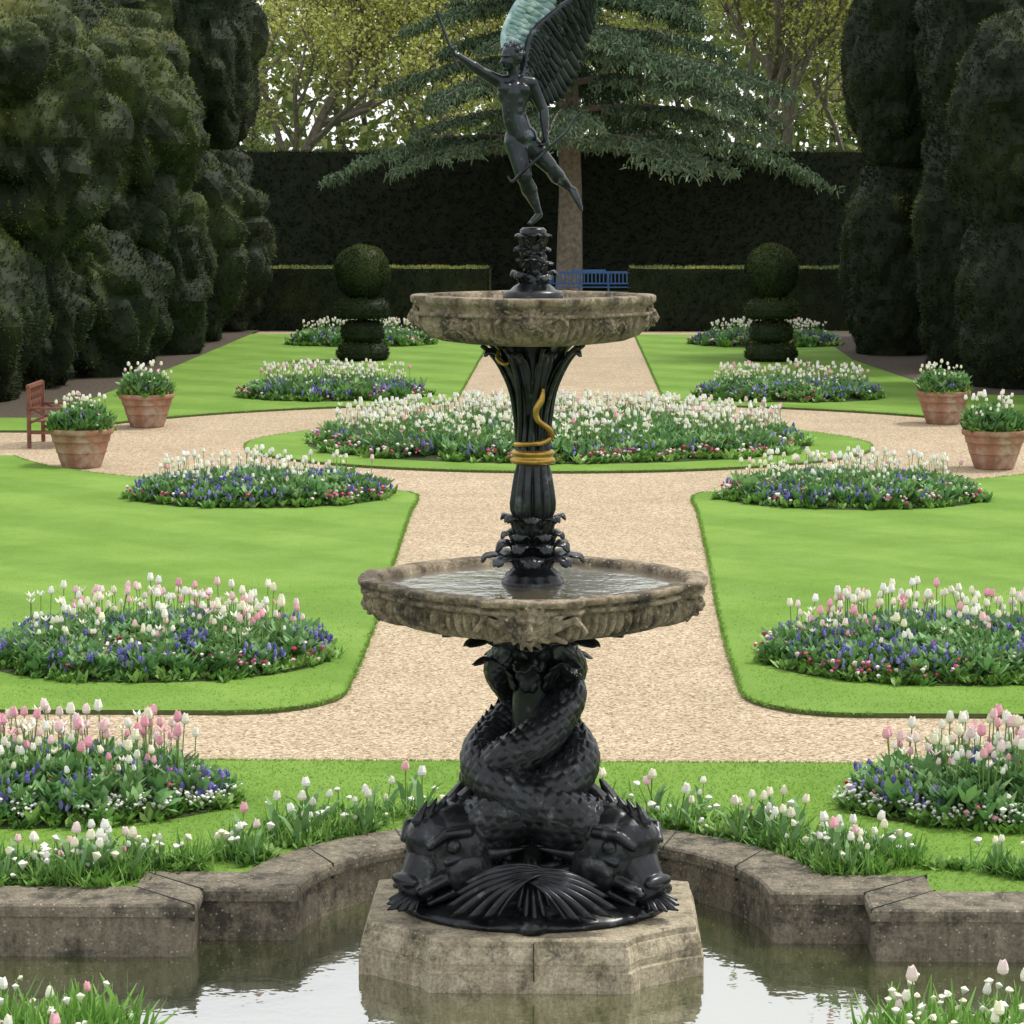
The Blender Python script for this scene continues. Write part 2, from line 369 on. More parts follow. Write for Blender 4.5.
boxm('plinth_joint',(.02,-.925,-.12),(.006,.10,.2),M_joint,F,None,0)
def dolphin_path(ph,twist=1,off=0):
    zs=[.36,.47,.58,.69,.82,.95,1.07,1.20,1.33,1.45,1.55]
    rs=[.46,.36,.29,.265,.25,.20,.17,.20,.19,.165,.12]
    an=[0,14,48,92,140,185,230,275,320,360,385]
    return crom([((r+off)*math.cos(R(ph+twist*a)),(r+off)*math.sin(R(ph+twist*a)),z) for r,z,a in zip(rs,zs,an)],260)
heads=[(208,1,0),(332,-1,.03),(90,1,0)]
for k,(ph,tw,of) in enumerate(heads):
    P=dolphin_path(ph,tw,of); L=np.concatenate([[0],np.cumsum(np.linalg.norm(np.diff(P,axis=0),axis=1))])
    brad=np.interp(np.linspace(0,1,260),[0,.1,.3,.5,.7,.85,1],[.20,.185,.155,.125,.108,.09,.06])
    seg=144; a=(L/.052)[:,None]; vv=(np.arange(seg)/seg*14)[None,:]
    row=np.floor(a); fa=a-row; fb=(vv+.5*(row%2))%1
    edge=np.abs(2*fb-1); h=np.clip(1-(edge**2*.9+(1-fa)**2*.9),0,1)**.6
    sc_=.010*h*(brad/.17)[:,None]
    v,q=tube(P,brad,seg,sc_)
    b=Batch(); b.add(v,None,q); b.build('dolphin_body',M_bronze2,F,True)
    b=Batch(); tan=np.gradient(P,axis=0)
    for i in range(20,235,6):
        c=P[i]; outd=norm(np.array([c[0],c[1],0])); t=norm(tan[i]); o=norm(outd*.3+np.array([0,0,1.])); o=norm(o-t*np.dot(o,t))
        r=brad[i]; s=np.cross(t,o); base=c+o*r*.95; tip=c+o*(r+.026)+t*.035
        b.add([base-t*.03-s*.009,base+t*.03-s*.009,base+t*.03+s*.009,base-t*.03+s*.009,tip],[(0,1,4),(1,2,4),(2,3,4),(3,0,4)],None)
    b.build('dorsal_fin',M_bronze2,F,True)
    d=np.array([math.cos(R(ph)),math.sin(R(ph)),0])
    face=ph+(14 if k==0 else (-14 if k==1 else 0))
    xf=Matrix.Translation((d[0]*.48,d[1]*.48,.325))@Matrix.Rotation(R(face),4,'Z')@Matrix.Rotation(R(5),4,'Y')@Matrix.Scale(1.32,4)
    pr=[('e',(.02,0,.03),(.22,.19,.20)),('e',(.11,0,.085),(.14,.135,.12)),('c',(.12,0,.02),(.23,0,-.09),.125,.09),('c',(.23,0,-.09),(.28,0,-.085),.07,.045),('e',(.30,0,-.055),(.032,.08,.03)),
        ('c',(.06,0,-.12),(.22,0,-.19),.09,.05),('e',(.255,0,-.20),(.035,.07,.022)),
        ('e',(.05,.14,-.05),(.12,.06,.10)),('e',(.05,-.14,-.05),(.12,.06,.10))]
    for s in (1,-1):
        pr+=[('c',(.06,s*.15,.125),(.16,s*.13,.135),.026,.022),('c',(.16,s*.13,.135),(.22,s*.09,.09),.022,.016),('c',(.07,s*.165,.03),(.17,s*.14,.015),.018,.014),('c',(.13,s*.12,-.06),(.28,s*.085,-.10),.026,.018),
             ('c',(.08,s*.13,-.12),(.24,s*.085,-.16),.022,.015),('c',(.0,s*.175,.10),(-.02,s*.18,-.10),.022,.022)]
        for j in range(9):
            a=R(-75+j*24); y=s*math.cos(a); z=math.sin(a)
            pr.append(('c',(-.04,y*.185,.02+z*.19),(-.14-.02*(j%2),y*.25,.03+z*.26),.034,.008))
            pr.append(('c',(-.12,y*.185,.02+z*.19),(-.21,y*.235,.03+z*.25),.03,.006))
    for j in range(7): pr.append(('c',(.21-j*.055,0,.185+.015*math.sin(j)),(.15-j*.055,0,.255),.024,.006))
    union('dolphin_head',pr,.008,M_bronze2,F,1,xf)
    for s in (1,-1):
        iv,it=ico(3); p=xf@Vector((.135,s*.142,.078)); b=Batch(); b.add(iv*.046+np.array(p),it); b.build('dolphin_eye',M_bronze,F,True)
def fan(root,dirc,nrm,spread,length,nr,name='fin'):
    root=np.array(root,float); d=norm(dirc); n=norm(np.array(nrm)-d*np.dot(nrm,d)); s=np.cross(n,d)
    nu=26; na=nr*8+1; V=[]
    for i in range(nu):
        u=i/(nu-1)
        for j in range(na):
            w=j/(na-1); a=(w-.5)*spread; ribf=abs(((w*nr)%1)-.5)*2
            L=length*(.78+.22*ribf**1.6)*(1-.35*abs(w-.5)*2)
            p=root+(d*math.cos(a)+s*math.sin(a))*L*(u+.06)+n*(.016*ribf*(1-u*.5)*min(1,u*4)+.16*math.sin(u*2.6)*length-.06*u*u*length)
            V.append(p)
    ob=simple(name,V,grid_quads(nu,na),M_bronze2,F,True); so=ob.modifiers.new('s','SOLIDIFY'); so.thickness=.012; return ob
fan((.12,-.60,.30),(-.85,-.25,-.30),(0,-.6,.8),R(44),.62,7)
fan((-.12,-.62,.27),(.85,-.22,-.26),(.1,-.6,.8),R(44),.62,7)
fan((-.60,-.42,.10),(-.6,-.55,-.12),(0,-.3,1),R(70),.26,6)
fan((.62,-.40,.10),(.6,-.55,-.12),(0,-.3,1),R(70),.26,6)
fan((.0,-.50,.36),(.05,-.50,-.60),(0,-1,.5),R(46),.42,6)
for a in (60,120,180,0): fan((.35*math.cos(R(a)),.35*math.sin(R(a)),.25),(math.cos(R(a)),math.sin(R(a)),-.4),(0,0,1),R(80),.40,7)
pr=[('e',(0,-.12,.02),(.80,.70,.10)),('c',(0,0,.1),(0,0,1.45),.15,.11)]
for i in range(54):
    a=rng.uniform(0,6.28); r=rng.uniform(.35,.80); pr.append(('e',(r*math.cos(a),-.10+r*math.sin(a)*.90,.03),(rng.uniform(.05,.13),rng.uniform(.05,.13),rng.uniform(.03,.08))))
union('rock_core',pr,.015,M_bronze2,F,1)
def leaf_ring(n,curve,wid,mat,name,ph=0,lob=5,cup=.25,parent=F,jit=0):
    C=crom(curve,26); b=Batch(); nv=13
    for k in range(n):
        a=ph+2*math.pi*k/n+jit*rng.uniform(-.3,.3); V=[]; sc1=1+jit*rng.uniform(-.15,.15); dz=jit*rng.uniform(-.015,.015)
        for i in range(26):
            u=i/25; w=wid*(math.sin(math.pi*(u*.86+.1))**.7)*(.78+.22*abs(math.sin(lob*math.pi*u)))
            for j in range(nv):
                s=(j/(nv-1)-.5)*2; r=C[i][0]*sc1-cup*w*s*s+.09*w*math.cos(s*9); z=C[i][1]+dz-.25*w*abs(s)
                x=r; y=s*w
                V.append((x*math.cos(a)-y*math.sin(a),x*math.sin(a)+y*math.cos(a),z))
        b.add(V,None,grid_quads(26,nv))
    ob=b.build(name,mat,parent,True); so=ob.modifiers.new('s','SOLIDIFY'); so.thickness=.008; return ob
leaf_ring(8,[(.14,1.34),(.18,1.44),(.28,1.53),(.42,1.57),(.52,1.53)],.13,M_bronze,'acanthus_leaf')
leaf_ring(8,[(.12,1.38),(.16,1.49),(.24,1.55),(.34,1.575),(.42,1.55)],.10,M_bronze,'acanthus_leaf',math.pi/8)
for k,ph in enumerate((20,140,200,260,320)): leaf_ring(1,[(.12,1.22),(.18,1.34),(.28,1.42),(.36,1.38)],.08,M_bronze2,'tail_fin',R(ph))
def sm(x): x=np.clip(x,0,1); return x*x*(3-2*x)
def lobef(th,k=4,depth=.075,wd=.30):
    d=np.abs(((th+math.pi/k)%(2*math.pi/k))-math.pi/k)
    step=1-sm((d-wd)/.07)
    conc=np.cos((d-math.pi/k)*2.2)
    return 1-depth*(1-step)-.03*(1-step)*np.clip(conc,0,1)
def bowl(name,Rr,zr,gad,prof,k,depth,wd,mat=M_stone):
    def rf(i,r,z,th):
        fr=min(1,max(0,(r/Rr-.45)/.4)); lo=lobef(th,k,depth,wd); rr=r*(1-fr*(1-lo)); zz=np.full(len(th),z)
        if prof[i][2]: rr=rr+prof[i][2]*(np.abs(np.sin(th*gad/2))-.5)
        return rr,zz
    return revolve(name,[(a,b) for a,b,_ in prof],mat,768,rf)
lp=[(.10,1.50,0),(.25,1.51,0),(.40,1.555,0),(.55,1.59,0),(.70,1.61,.008),(.80,1.625,.02),(.86,1.645,.034),(.90,1.675,.042),(.925,1.71,.042),(.935,1.745,.034),(.93,1.77,.02),(.925,1.785,0),(.965,1.79,0),(.985,1.80,0),(.985,1.815,0),(.955,1.822,0),(.955,1.832,0),(.99,1.840,0),(1.0,1.852,0),(1.0,1.867,0),(.993,1.875,0),(.905,1.878,0),(.89,1.874,0),(.875,1.86,0),(.86,1.81,0),(.80,1.76,0),(.5,1.72,0),(.2,1.71,0),(.05,1.71,0)]
bowl('lower_basin',1.0,1.875,96,lp,4,.06,.27)
up=[(.10,3.20,0),(.20,3.20,0),(.30,3.205,0),(.42,3.215,.004),(.52,3.23,.014),(.59,3.26,.026),(.625,3.295,.03),(.64,3.33,.026),(.64,3.355,.014),(.64,3.37,0),(.675,3.375,0),(.675,3.392,0),(.65,3.397,0),(.655,3.42,0),(.685,3.44,0),(.695,3.45,0),(.695,3.477,0),(.687,3.483,0),(.61,3.485,0),(.60,3.48,0),(.59,3.465,0),(.58,3.43,0),(.4,3.39,0),(.05,3.38,0)]
bowl('upper_basin',.69,3.48,72,up,4,.055,.30)
def disc(name,r,z,mat,k,depth,wd):
    th=np.arange(192)*2*math.pi/192; lo=lobef(th,k,depth,wd); v=[(r*l*math.cos(t),r*l*math.sin(t),z) for t,l in zip(th,lo)]
    return simple(name,v,[tuple(range(192))],mat,F)
disc('basin_water',.875,1.835,M_bwater,4,.06,.27)
disc('upper_basin_water',.592,3.455,M_bwater,4,.055,.30)
mk=[('e',(0,0,0),(.035,.065,.075)),('e',(.035,0,-.02),(.035,.032,.03)),('c',(.03,0,.045),(.062,0,-.005),.012,.015),('e',(.05,.02,-.03),(.018,.018,.014)),('e',(.05,-.02,-.03),(.018,.018,.014)),('e',(.035,0,-.062),(.02,.022,.015)),
    ('c',(.035,.012,.035),(.025,.045,.03),.011,.009),('c',(.035,-.012,.035),(.025,-.045,.03),.011,.009),('e',(.03,.038,-.01),(.015,.018,.016)),('e',(.03,-.038,-.01),(.015,.018,.016))]
for j in range(15):
    a=2*math.pi*j/15; mk.append(('c',(.005,.062*math.cos(a),.07*math.sin(a)),(-.005,.105*math.cos(a+.15),.115*math.sin(a+.15)),.019,.008))
for s in (-1,1):
    mk+= [('c',(-.01,s*.09,-.02),(-.02,s*.2,.03),.022,.015),('c',(-.02,s*.2,.03),(-.02,s*.25,-.03),.018,.012),('c',(-.01,s*.1,.03),(-.02,s*.17,.06),.018,.01),('c',(-.01,s*.09,-.05),(-.02,s*.16,-.08),.018,.01)]
mob=union('lion_mask',mk,.0055,M_stone,F,1)
ms=[]
for k in range(4):
    a=math.pi/2*k-math.pi/2; sid=k%2
    ms.append((Matrix.Translation(((.962-.05*sid)*math.cos(a),(.962-.05*sid)*math.sin(a),1.735))@Matrix.Rotation(a,4,'Z')@Matrix.Rotation(R(12),4,'Y')@Matrix.Scale(1.2-.15*sid,4)))
    ms.append((Matrix.Translation((.657*math.cos(a),.657*math.sin(a),3.365))@Matrix.Rotation(a,4,'Z')@Matrix.Rotation(R(8),4,'Y')@Matrix.Scale(.78,4)))
    a2=a+math.pi/4
    ms.append((Matrix.Translation((.595*math.cos(a2),.595*math.sin(a2),3.33))@Matrix.Rotation(a2,4,'Z')@Matrix.Scale(.6,4)))
mob.matrix_local=ms[0]
for mm in ms[1:]:
    o=mob.copy(); COL.objects.link(o); o.parent=F; o.matrix_local=mm
def flute(n,amp,z0,z1):
    def rf(i,r,z,th):
        e=amp if z0<=z<=z1 else 0
        return r+e*(np.abs(np.sin(th*n/2))-.5)*r/.1, np.full(len(th),z)
    return rf
revolve('stem_foot',[(.0,1.72),(.18,1.72),(.18,1.84),(.175,1.86),(.16,1.87),(.16,1.885),(.145,1.90),(.12,1.92),(.10,1.96),(.09,2.05)],M_bronze)
leaf_ring(8,[(.10,1.90),(.13,1.97),(.20,2.01),(.27,2.0),(.29,1.96)],.075,M_bronze,'stem_leaf')
leaf_ring(8,[(.09,1.92),(.11,2.02),(.15,2.07),(.20,2.07),(.22,2.03)],.06,M_bronze,'stem_leaf',math.pi/8)
leaf_ring(7,[(.08,2.04),(.11,2.12),(.13,2.20),(.17,2.23),(.185,2.20)],.062,M_bronze,'stem_leaf',.2)
leaf_ring(7,[(.08,2.00),(.11,2.05),(.14,2.12),(.17,2.13),(.18,2.10)],.055,M_bronze,'stem_leaf',.2+math.pi/7)
revolve('fluted_stem',[(.08,1.98),(.095,2.15),(.105,2.22),(.12,2.26),(.122,2.30),(.112,2.38),(.10,2.46),(.092,2.53)],M_bronze,256,flute(12,.024,2.2,2.5))
revolve('gold_band',[(.09,2.52),(.118,2.525),(.13,2.54),(.125,2.555),(.112,2.56),(.118,2.575),(.13,2.585),(.118,2.60),(.09,2.605)],M_gold)
revolve('upper_stem',[(.09,2.60),(.082,2.66),(.076,2.74),(.08,2.84),(.092,2.93),(.115,3.02),(.15,3.10),(.20,3.17),(.24,3.21)],M_bronze,256,flute(10,.035,2.6,3.15))
leaf_ring(8,[(.08,2.80),(.105,2.93),(.15,3.04),(.21,3.13),(.27,3.17),(.29,3.14)],.055,M_bronze,'upper_leaf',math.pi/8,lob=3)
for k in range(8):
    a=2*math.pi*k/8+.1
    P=crom([((r)*math.cos(a+t),(r)*math.sin(a+t),z) for r,t,z in ((.085,-.3,2.62),(.10,-.1,2.8),(.13,.05,2.95),(.19,.1,3.08),(.25,.12,3.16),(.285,.12,3.19),(.295,.12,3.20))],40)
    v,q=tube(P,np.linspace(.015,.014,40),8); b=Batch(); b.add(v,None,q); b.build('stem_tendril',M_bronze,F,True)
def snake(pts,r,name='gilded_snake'):
    P=crom(pts,120); rad=np.interp(np.linspace(0,1,120),[0,.1,.8,.93,1],[.004,r*.8,r,r*1.3,r*.5]); v,q=tube(P,rad,10); b=Batch(); b.add(v,None,q); b.build(name,M_gold,F,True)
sp=[]
for t in np.linspace(0,1,12):
    a=R(-260+ t*200); sp.append((.10*math.cos(a),.10*math.sin(a),2.62+.03*t))
sp+= [(.105,-.06,2.68),(.09,-.10,2.73),(.03,-.125,2.78),(.02,-.13,2.84),(.05,-.125,2.90),(.06,-.13,2.96)]
snake(sp,.016)
snake([(-.18,-.10,3.20),(-.20,-.14,3.13),(-.15,-.16,3.10),(-.11,-.14,3.14),(-.10,-.12,3.2)],.012)
revolve('statue_foot',[(.0,3.40),(.17,3.40),(.17,3.49),(.165,3.50),(.13,3.51),(.11,3.53),(.075,3.55),(.06,3.60),(.052,3.66),(.055,3.72),(.06,3.78),(.075,3.82),(.075,3.845),(.06,3.86),(.0,3.862)],M_bronze)
leaf_ring(5,[(.05,3.52),(.085,3.56),(.115,3.60),(.13,3.575)],.055,M_bronze,'pedestal_leaf',.3,jit=1)
leaf_ring(5,[(.045,3.55),(.065,3.62),(.085,3.675),(.115,3.67)],.055,M_bronze,'pedestal_leaf',.9,jit=1)
leaf_ring(5,[(.04,3.62),(.06,3.69),(.08,3.74),(.115,3.73)],.055,M_bronze,'pedestal_leaf',.1,jit=1)
leaf_ring(6,[(.045,3.70),(.06,3.77),(.08,3.825),(.105,3.82)],.05,M_bronze,'pedestal_leaf',.7,jit=1)
pr=[]
for i in range(30):
    a=rng.uniform(0,6.28); z=rng.uniform(3.55,3.84); pr.append(('e',(.055*math.cos(a),.055*math.sin(a),z),(.026,.026,.03)))
union('pedestal_knots',pr,.007,M_bronze,F,1)
# ------------------------------------------------------------------ cupid
S=empty('cupid_statue')
def P3(x,y,d=0.): return np.array([(x-533)/176.,d,3.87+(225-y)/177.])
def C(a,b,r0,r1): return ('c',a,b,r0,r1)
hip1=P3(516,142,0);kn1=P3(524,177,-.05);an1=P3(537,208,0);he1=P3(539,214,.01);to1=P3(531,222,-.03)
hip2=P3(526,142,.02);kn2=P3(549,166,.03);an2=P3(569,188,.12);he2=P3(573,190,.13);to2=P3(580,207,.10)
pel=P3(521,137);wai=P3(514,115,-.01);che=P3(514,95,-.005);neck=P3(514,77);hd=P3(511,60,-.01)
sL=P3(501,84,-.02);eL=P3(481,73,-.07);wL=P3(462,60,-.12);sR=P3(531,85,.01);eR=P3(543,111,.02);wR=P3(545,135,-.02)
pr=[C(hip1,kn1,.068,.045),C(kn1+[0,0,.01],kn1,.046,.044),C(kn1,kn1*.6+an1*.4+[0,.012,0],.038,.046),C(kn1*.6+an1*.4+[0,.012,0],an1,.044,.021),C(an1,he1,.021,.019),C(he1,to1,.021,.015),C(to1,to1+[-.01,-.02,-.004],.015,.010),
 C(hip2,kn2,.068,.045),C(kn2,kn2*.6+an2*.4+[0,.01,-.008],.040,.045),C(kn2*.6+an2*.4+[0,.01,-.008],an2,.043,.021),C(an2,he2,.021,.02),C(he2,to2,.021,.014),C(an2,to2,.017,.013),C(to2,to2+[.006,-.01,-.015],.013,.009),
 ('e',pel,(.092,.066,.07)),('e',P3(514,146,.045),(.053,.048,.055)),('e',P3(528,146,.055),(.053,.048,.055)),C(pel,wai,.074,.066),('e',P3(516,122,-.015),(.070,.055,.07)),C(wai,che,.066,.08),('e',che,(.096,.066,.088)),
 ('e',P3(506,90,-.055),(.046,.026,.034)),('e',P3(522,91,-.05),(.046,.026,.034)),('e',P3(516,84,.02),(.092,.045,.05)),
 C(P3(514,86),neck,.042,.033),C(neck,hd,.033,.035),
 C(P3(508,84),sL,.044,.043),C(P3(522,84),sR,.044,.043),
 C(sL,eL,.041,.028),C(eL,eL*.65+wL*.35,.029,.030),C(eL*.65+wL*.35,wL,.029,.017),C(sR,eR,.041,.029),C(eR,eR*.65+wR*.35,.029,.030),C(eR*.65+wR*.35,wR,.029,.017)]
for s in (-1,1):
    for j in range(3): pr.append(('e',P3(515+s*4,103+j*9,-.066+j*.004),(.021,.012,.022)))
fd=norm([-.62,-.75,-.12]); sd=norm(np.cross(fd,[0,0,1])); ud=np.cross(sd,fd)
def Hd(f,s,u): return hd+fd*f*1.08+sd*s*1.08+ud*u*1.08
pr+=[('e',Hd(-.008,0,.012),(.060,.060,.068)),('e',Hd(.022,0,-.018),(.042,.042,.05)),C(Hd(.052,0,.012),Hd(.070,0,-.012),.007,.010),('e',Hd(.046,0,-.052),(.017,.017,.013)),C(Hd(.055,-.012,-.032),Hd(.055,.012,-.032),.006,.006),
 C(Hd(.052,-.028,.016),Hd(.058,-.006,.016),.007,.006),C(Hd(.052,.028,.016),Hd(.058,.006,.016),.007,.006),('e',Hd(.038,.03,-.02),(.016,.016,.018)),('e',Hd(.038,-.03,-.02),(.016,.016,.018)),('e',Hd(-.005,.06,-.004),(.012,.012,.018)),('e',Hd(-.005,-.06,-.004),(.012,.012,.018))]
iv,_=ico(2)
for p in iv:
    q=p
    if q[2]>-.25 and not (np.dot(q,[1,0,0])>.55 and q[2]<.55):
        pr.append(('e',Hd(-.012+q[0]*.058,q[1]*.058,.016+q[2]*.060),(.0155,.0155,.0155)))
def hand(w,d,palm,curl,thumb):
    d=norm(d); pn=norm(palm-d*np.dot(palm,d)); s=np.cross(d,pn); o=[]
    o.append(C(w,w+d*.02,.016,.018))
    for k in range(4): o.append(C(w+d*.015+s*(k-1.5)*.007,w+d*.05+s*(k-1.5)*.0115,.010,.009))
    for k,L in enumerate((.040,.046,.043,.034)):
        b=w+d*.052+s*(k-1.5)*.0125; a=curl; p=b
        for j in range(3):
            a+=curl; q=p+(d*math.cos(a)+pn*math.sin(a))*L*(.42,.32,.26)[j]; o.append(C(p,q,.0066-.0007*j,.006-.0007*j)); p=q
    b=w+d*.02+s*thumb*.018; q=b+norm(d*.6+s*thumb*.7+pn*.3)*.026; o+= [C(b,q,.009,.008),C(q,q+norm(d*.6+s*thumb*.1+pn*.8)*.02,.0075,.006)]
    return o
dL=norm(wL-eL); pr+=hand(wL,dL,np.array([0,-.3,.9]),.5,1)
pr+=hand(wR,norm([.05,-.15,-.95]),np.array([-.9,-.3,0]),.5,1)
union('body',pr,.0042,M_statue,S,1)
hp=wL+dL*.06
def rod(pts,r,name,mat=M_statue,n=60,seg=8):
    P=crom(pts,n); v,q=tube(P,r,seg); b=Batch(); b.add(v,None,q); return b.build(name,mat,S,True)
A0=P3(443,22,-.14);A1=P3(462,72,-.15)
A0=hp+(A0-A1)*.70;A1=hp-(A0-hp)*.45
rod([A0,(A0+A1)/2,A1],.0085,'arrow')
ad=norm(A0-A1); b=Batch(); s_=np.cross(ad,[0,1,0]); s2=np.cross(ad,s_)
b.add([A0+s_*.018-ad*.01,A0+s2*.008-ad*.005,A0-s_*.018-ad*.01,A0-s2*.008-ad*.005,A0+ad*.05],[(0,1,4),(1,2,4),(2,3,4),(3,0,4),(0,1,2),(0,2,3)]); b.build('arrow_head',M_statue,S)
rod([P3(508,176,-.10),P3(513,181,-.10),P3(522,172,-.10),P3(536,160,-.08),P3(545,151,-.045),P3(553,144,-.05),P3(566,132,-.02),P3(575,118,.0),P3(581,113,.0)],np.interp(np.linspace(0,1,60),[0,.5,1],[.006,.011,.006]),'bow')
def wing(lead,trail,depl,dept,mat,name):
    nf=17; Lc=crom([P3(x,y,d) for (x,y),d in zip(lead,depl)],nf*3); Tc=crom([P3(x,y,d) for (x,y),d in zip(trail,dept)],nf*3)
    b=Batch()
    def feather(a,c,w,lift,bend):
        d=c-a; L=np.linalg.norm(d); d=d/L; nrm=norm(np.cross(norm(Lc[-1]-Lc[0]),norm(Tc[len(Tc)//2]-Lc[len(Lc)//2])))
        if nrm[1]>0: nrm=-nrm
        s=np.cross(d,nrm); V=[]; nu=14;nv=7
        for i in range(nu):
            u=i/(nu-1); ww=w*(.45+.75*math.sin(math.pi*min(1,u*.75+.12))) * (1 if u<.85 else math.sqrt(max(0,1-((u-.85)/.155)**2)))
            for j in range(nv):
                t=(j/(nv-1)-.5)*2
                V.append(a+d*L*u+s*ww*t+nrm*(lift+.006*(1-abs(t))-.010*t+bend*u*u))
        b.add(V,None,grid_quads(nu,nv))
    for layer,(fr,w,lift) in enumerate(((1.,.021,.0),(.66,.017,.012),(.42,.015,.022),(.24,.014,.03))):
        m=nf if layer<2 else nf+4
        for k in range(m):
            x=(k+.3*(layer%2))/(m)*(len(Lc)-1); i=int(x); a=Lc[i]; c=Tc[i]; cc=a+(c-a)*fr*rng.uniform(.96,1.04)
            feather(a,cc,w*(1.1 if fr==1 else 1),lift+.001*k%.003,0)
    ob=b.build(name,mat,S,True); so=ob.modifiers.new('s','SOLIDIFY'); so.thickness=.004
    v,q=tube(Lc,np.interp(np.linspace(0,1,len(Lc)),[0,.3,1],[.028,.024,.01]),10); b2=Batch(); b2.add(v,None,q); b2.build(name+'_arm',mat,S,True)
wing([(522,82),(527,55),(533,34),(553,14),(580,-6),(590,-12)],[(540,108),(556,104),(571,88),(583,58),(590,28),(593,2)],[.04,.09,.12,.16,.19,.2],[.10,.16,.2,.24,.26,.26],M_statue,'wing_right')
wing([(514,82),(508,60),(504,38),(512,14),(526,-8),(540,-22)],[(524,84),(530,66),(540,50),(550,30),(555,6),(558,-16)],[.04,.06,.08,.10,.12,.13],[.09,.13,.17,.2,.22,.22],M_verd,'wing_left')
# ------------------------------------------------------------------ flowers
def tulip(seg,rings,hh=.066,rr=.028,stem=.40,leaves=3,lq=3):
    parts=[]
    th=np.arange(3)*2*math.pi/3; v=[(.0045*math.cos(a),.0045*math.sin(a),z) for z in (0,stem) for a in th]
    parts.append(T(v,q=[(i,(i+1)%3,3+(i+1)%3,3+i) for i in range(3)],c=[(.18,.32,.08)]*6,w=[0]*6))
    V=[];W=[];Cc=[]
    prof=[(.25,0),(.85,.16),(1.0,.42),(.82,.75),(.55,1.0)] if rings>3 else [(.4,0),(1.0,.35),(.6,1.0)]
    for r,z in prof:
        for i in range(seg):
            a=2*math.pi*i/seg; k=1+(.12 if i%2 else -.08); zz=z*(1+(.14 if (i%2 and z>.9) else 0))
            V.append((r*rr*k*math.cos(a),r*rr*k*math.sin(a),stem+zz*hh)); W.append(.7 if z==0 else 1.); Cc.append((.45,.55,.2))
    n=len(prof); q=[tuple(x) for x in grid_quads(n,seg,True)]
    V.append((0,0,stem+hh*.75)); W.append(1); Cc.append((1,1,1)); t=[((n-1)*seg+i,(n-1)*seg+(i+1)%seg,n*seg) for i in range(seg)]
    parts.append(T(V,t=t,q=q,c=Cc,w=W))
    for k in range(leaves):
        a=2*math.pi*k/leaves+.4*k; L=.30+.05*(k%2); V=[]
        for i in range(lq+1):
            u=i/lq; w=.022*math.sin(math.pi*(u*.85+.12)); r=.01+.13*u**1.6; z=L*(u-.28*u*u*u)
            for s in (-1,1): V.append((r*math.cos(a)-s*w*math.sin(a),r*math.sin(a)+s*w*math.cos(a),z))
        parts.append(T(V,q=[(2*i,2*i+1,2*i+3,2*i+2) for i in range(lq)],c=[(.16,.30,.11)]*len(V),w=[0]*len(V)))
    return Tjoin(parts)
TUL=tulip(6,5); TULF=tulip(5,3,leaves=2,lq=2); TULSM=tulip(6,5,hh=.055,rr=.026,stem=.24,leaves=3)
def openT():
    V=[(0,0,.38)];t=[]
    for i in range(6):
        a=2*math.pi*i/6; b_=a+.45; c_=a-.45; o=len(V)
        V+=[(.028*math.cos(b_),.028*math.sin(b_),.40),(.028*math.cos(c_),.028*math.sin(c_),.40),(.050*math.cos(a),.050*math.sin(a),.425)]
        t+=[(0,o+1,o),(o,o+1,o+2)]
    h=T(V,t=t); th=np.arange(3)*2*math.pi/3; v=[(.0045*math.cos(a),.0045*math.sin(a),z) for z in (0,.38) for a in th]
    st=T(v,q=[(i,(i+1)%3,3+(i+1)%3,3+i) for i in range(3)],c=[(.16,.30,.07)]*6,w=[0]*6)
    return Tjoin([h,st])
OPN=openT()
def clumpT(n,L,w,up,seedv):
    r=random.Random(seedv); V=[];q=[]
    for k in range(n):
        a=r.uniform(0,6.28); e=r.uniform(up*.5,up); l=L*r.uniform(.6,1.1); o=len(V); x0=r.uniform(-.4,.4)*L;y0=r.uniform(-.4,.4)*L
        for u,ww in ((0,.4),(.5,1),(1,.15)):
            rr_=l*u*math.cos(e); z=l*u*math.sin(e)-(.25*l*u*u)
            for s in (-1,1): V.append((x0+rr_*math.cos(a)-s*w*ww*math.sin(a),y0+rr_*math.sin(a)+s*w*ww*math.cos(a),z))
        q+=[(o,o+1,o+3,o+2),(o+2,o+3,o+5,o+4)]
    return T(V,q=q)
CL=[clumpT(9,.09,.016,1.2,i) for i in range(3)]
GRC=[clumpT(12,.30,.009,1.5,i+10) for i in range(3)]
def blossom(r,h,seg=6):
    V=[(r*math.cos(2*math.pi*i/seg)*(1 if i%2 else .75),r*math.sin(2*math.pi*i/seg)*(1 if i%2 else .75),h) for i in range(seg)]+[(0,0,h+.012),(0,0,0)]
    return T(V,t=[(i,(i+1)%seg,seg) for i in range(seg)]+[((i+1)%seg,i,seg+1) for i in range(seg)],w=[1]*(seg+1)+[.3],c=[(.1,.2,.05)]*(seg+2))
BL=blossom(.021,.03)
def spikeT():
    V=[]
    for r,z in ((.007,.0),(.012,.013),(.011,.030),(.002,.045)):
        for i in range(4): a=i*math.pi/2+z*20; V.append((r*math.cos(a),r*math.sin(a),z))
    return T(V,q=grid_quads(4,4,True))
MU=spikeT()
GREEN=[(.15,.30,.055),(.19,.36,.075),(.11,.24,.055),(.25,.40,.11)]
WH=[(.88,.87,.76),(.88,.88,.82),(.88,.85,.66)]; PK=[(.88,.62,.64),(.86,.48,.54),(.88,.74,.72),(.82,.40,.50)]
BLU=[(.16,.14,.46),(.12,.12,.40),(.22,.19,.54),(.32,.29,.64)]; RED=[(.55,.05,.12),(.65,.12,.25),(.75,.38,.48),(.85,.7,.72)]
def pick(L,n,j=.1):
    L=np.array(L); return L[rng.integers(0,len(L),n)]*rng.uniform(1-j,1+j,(n,1))
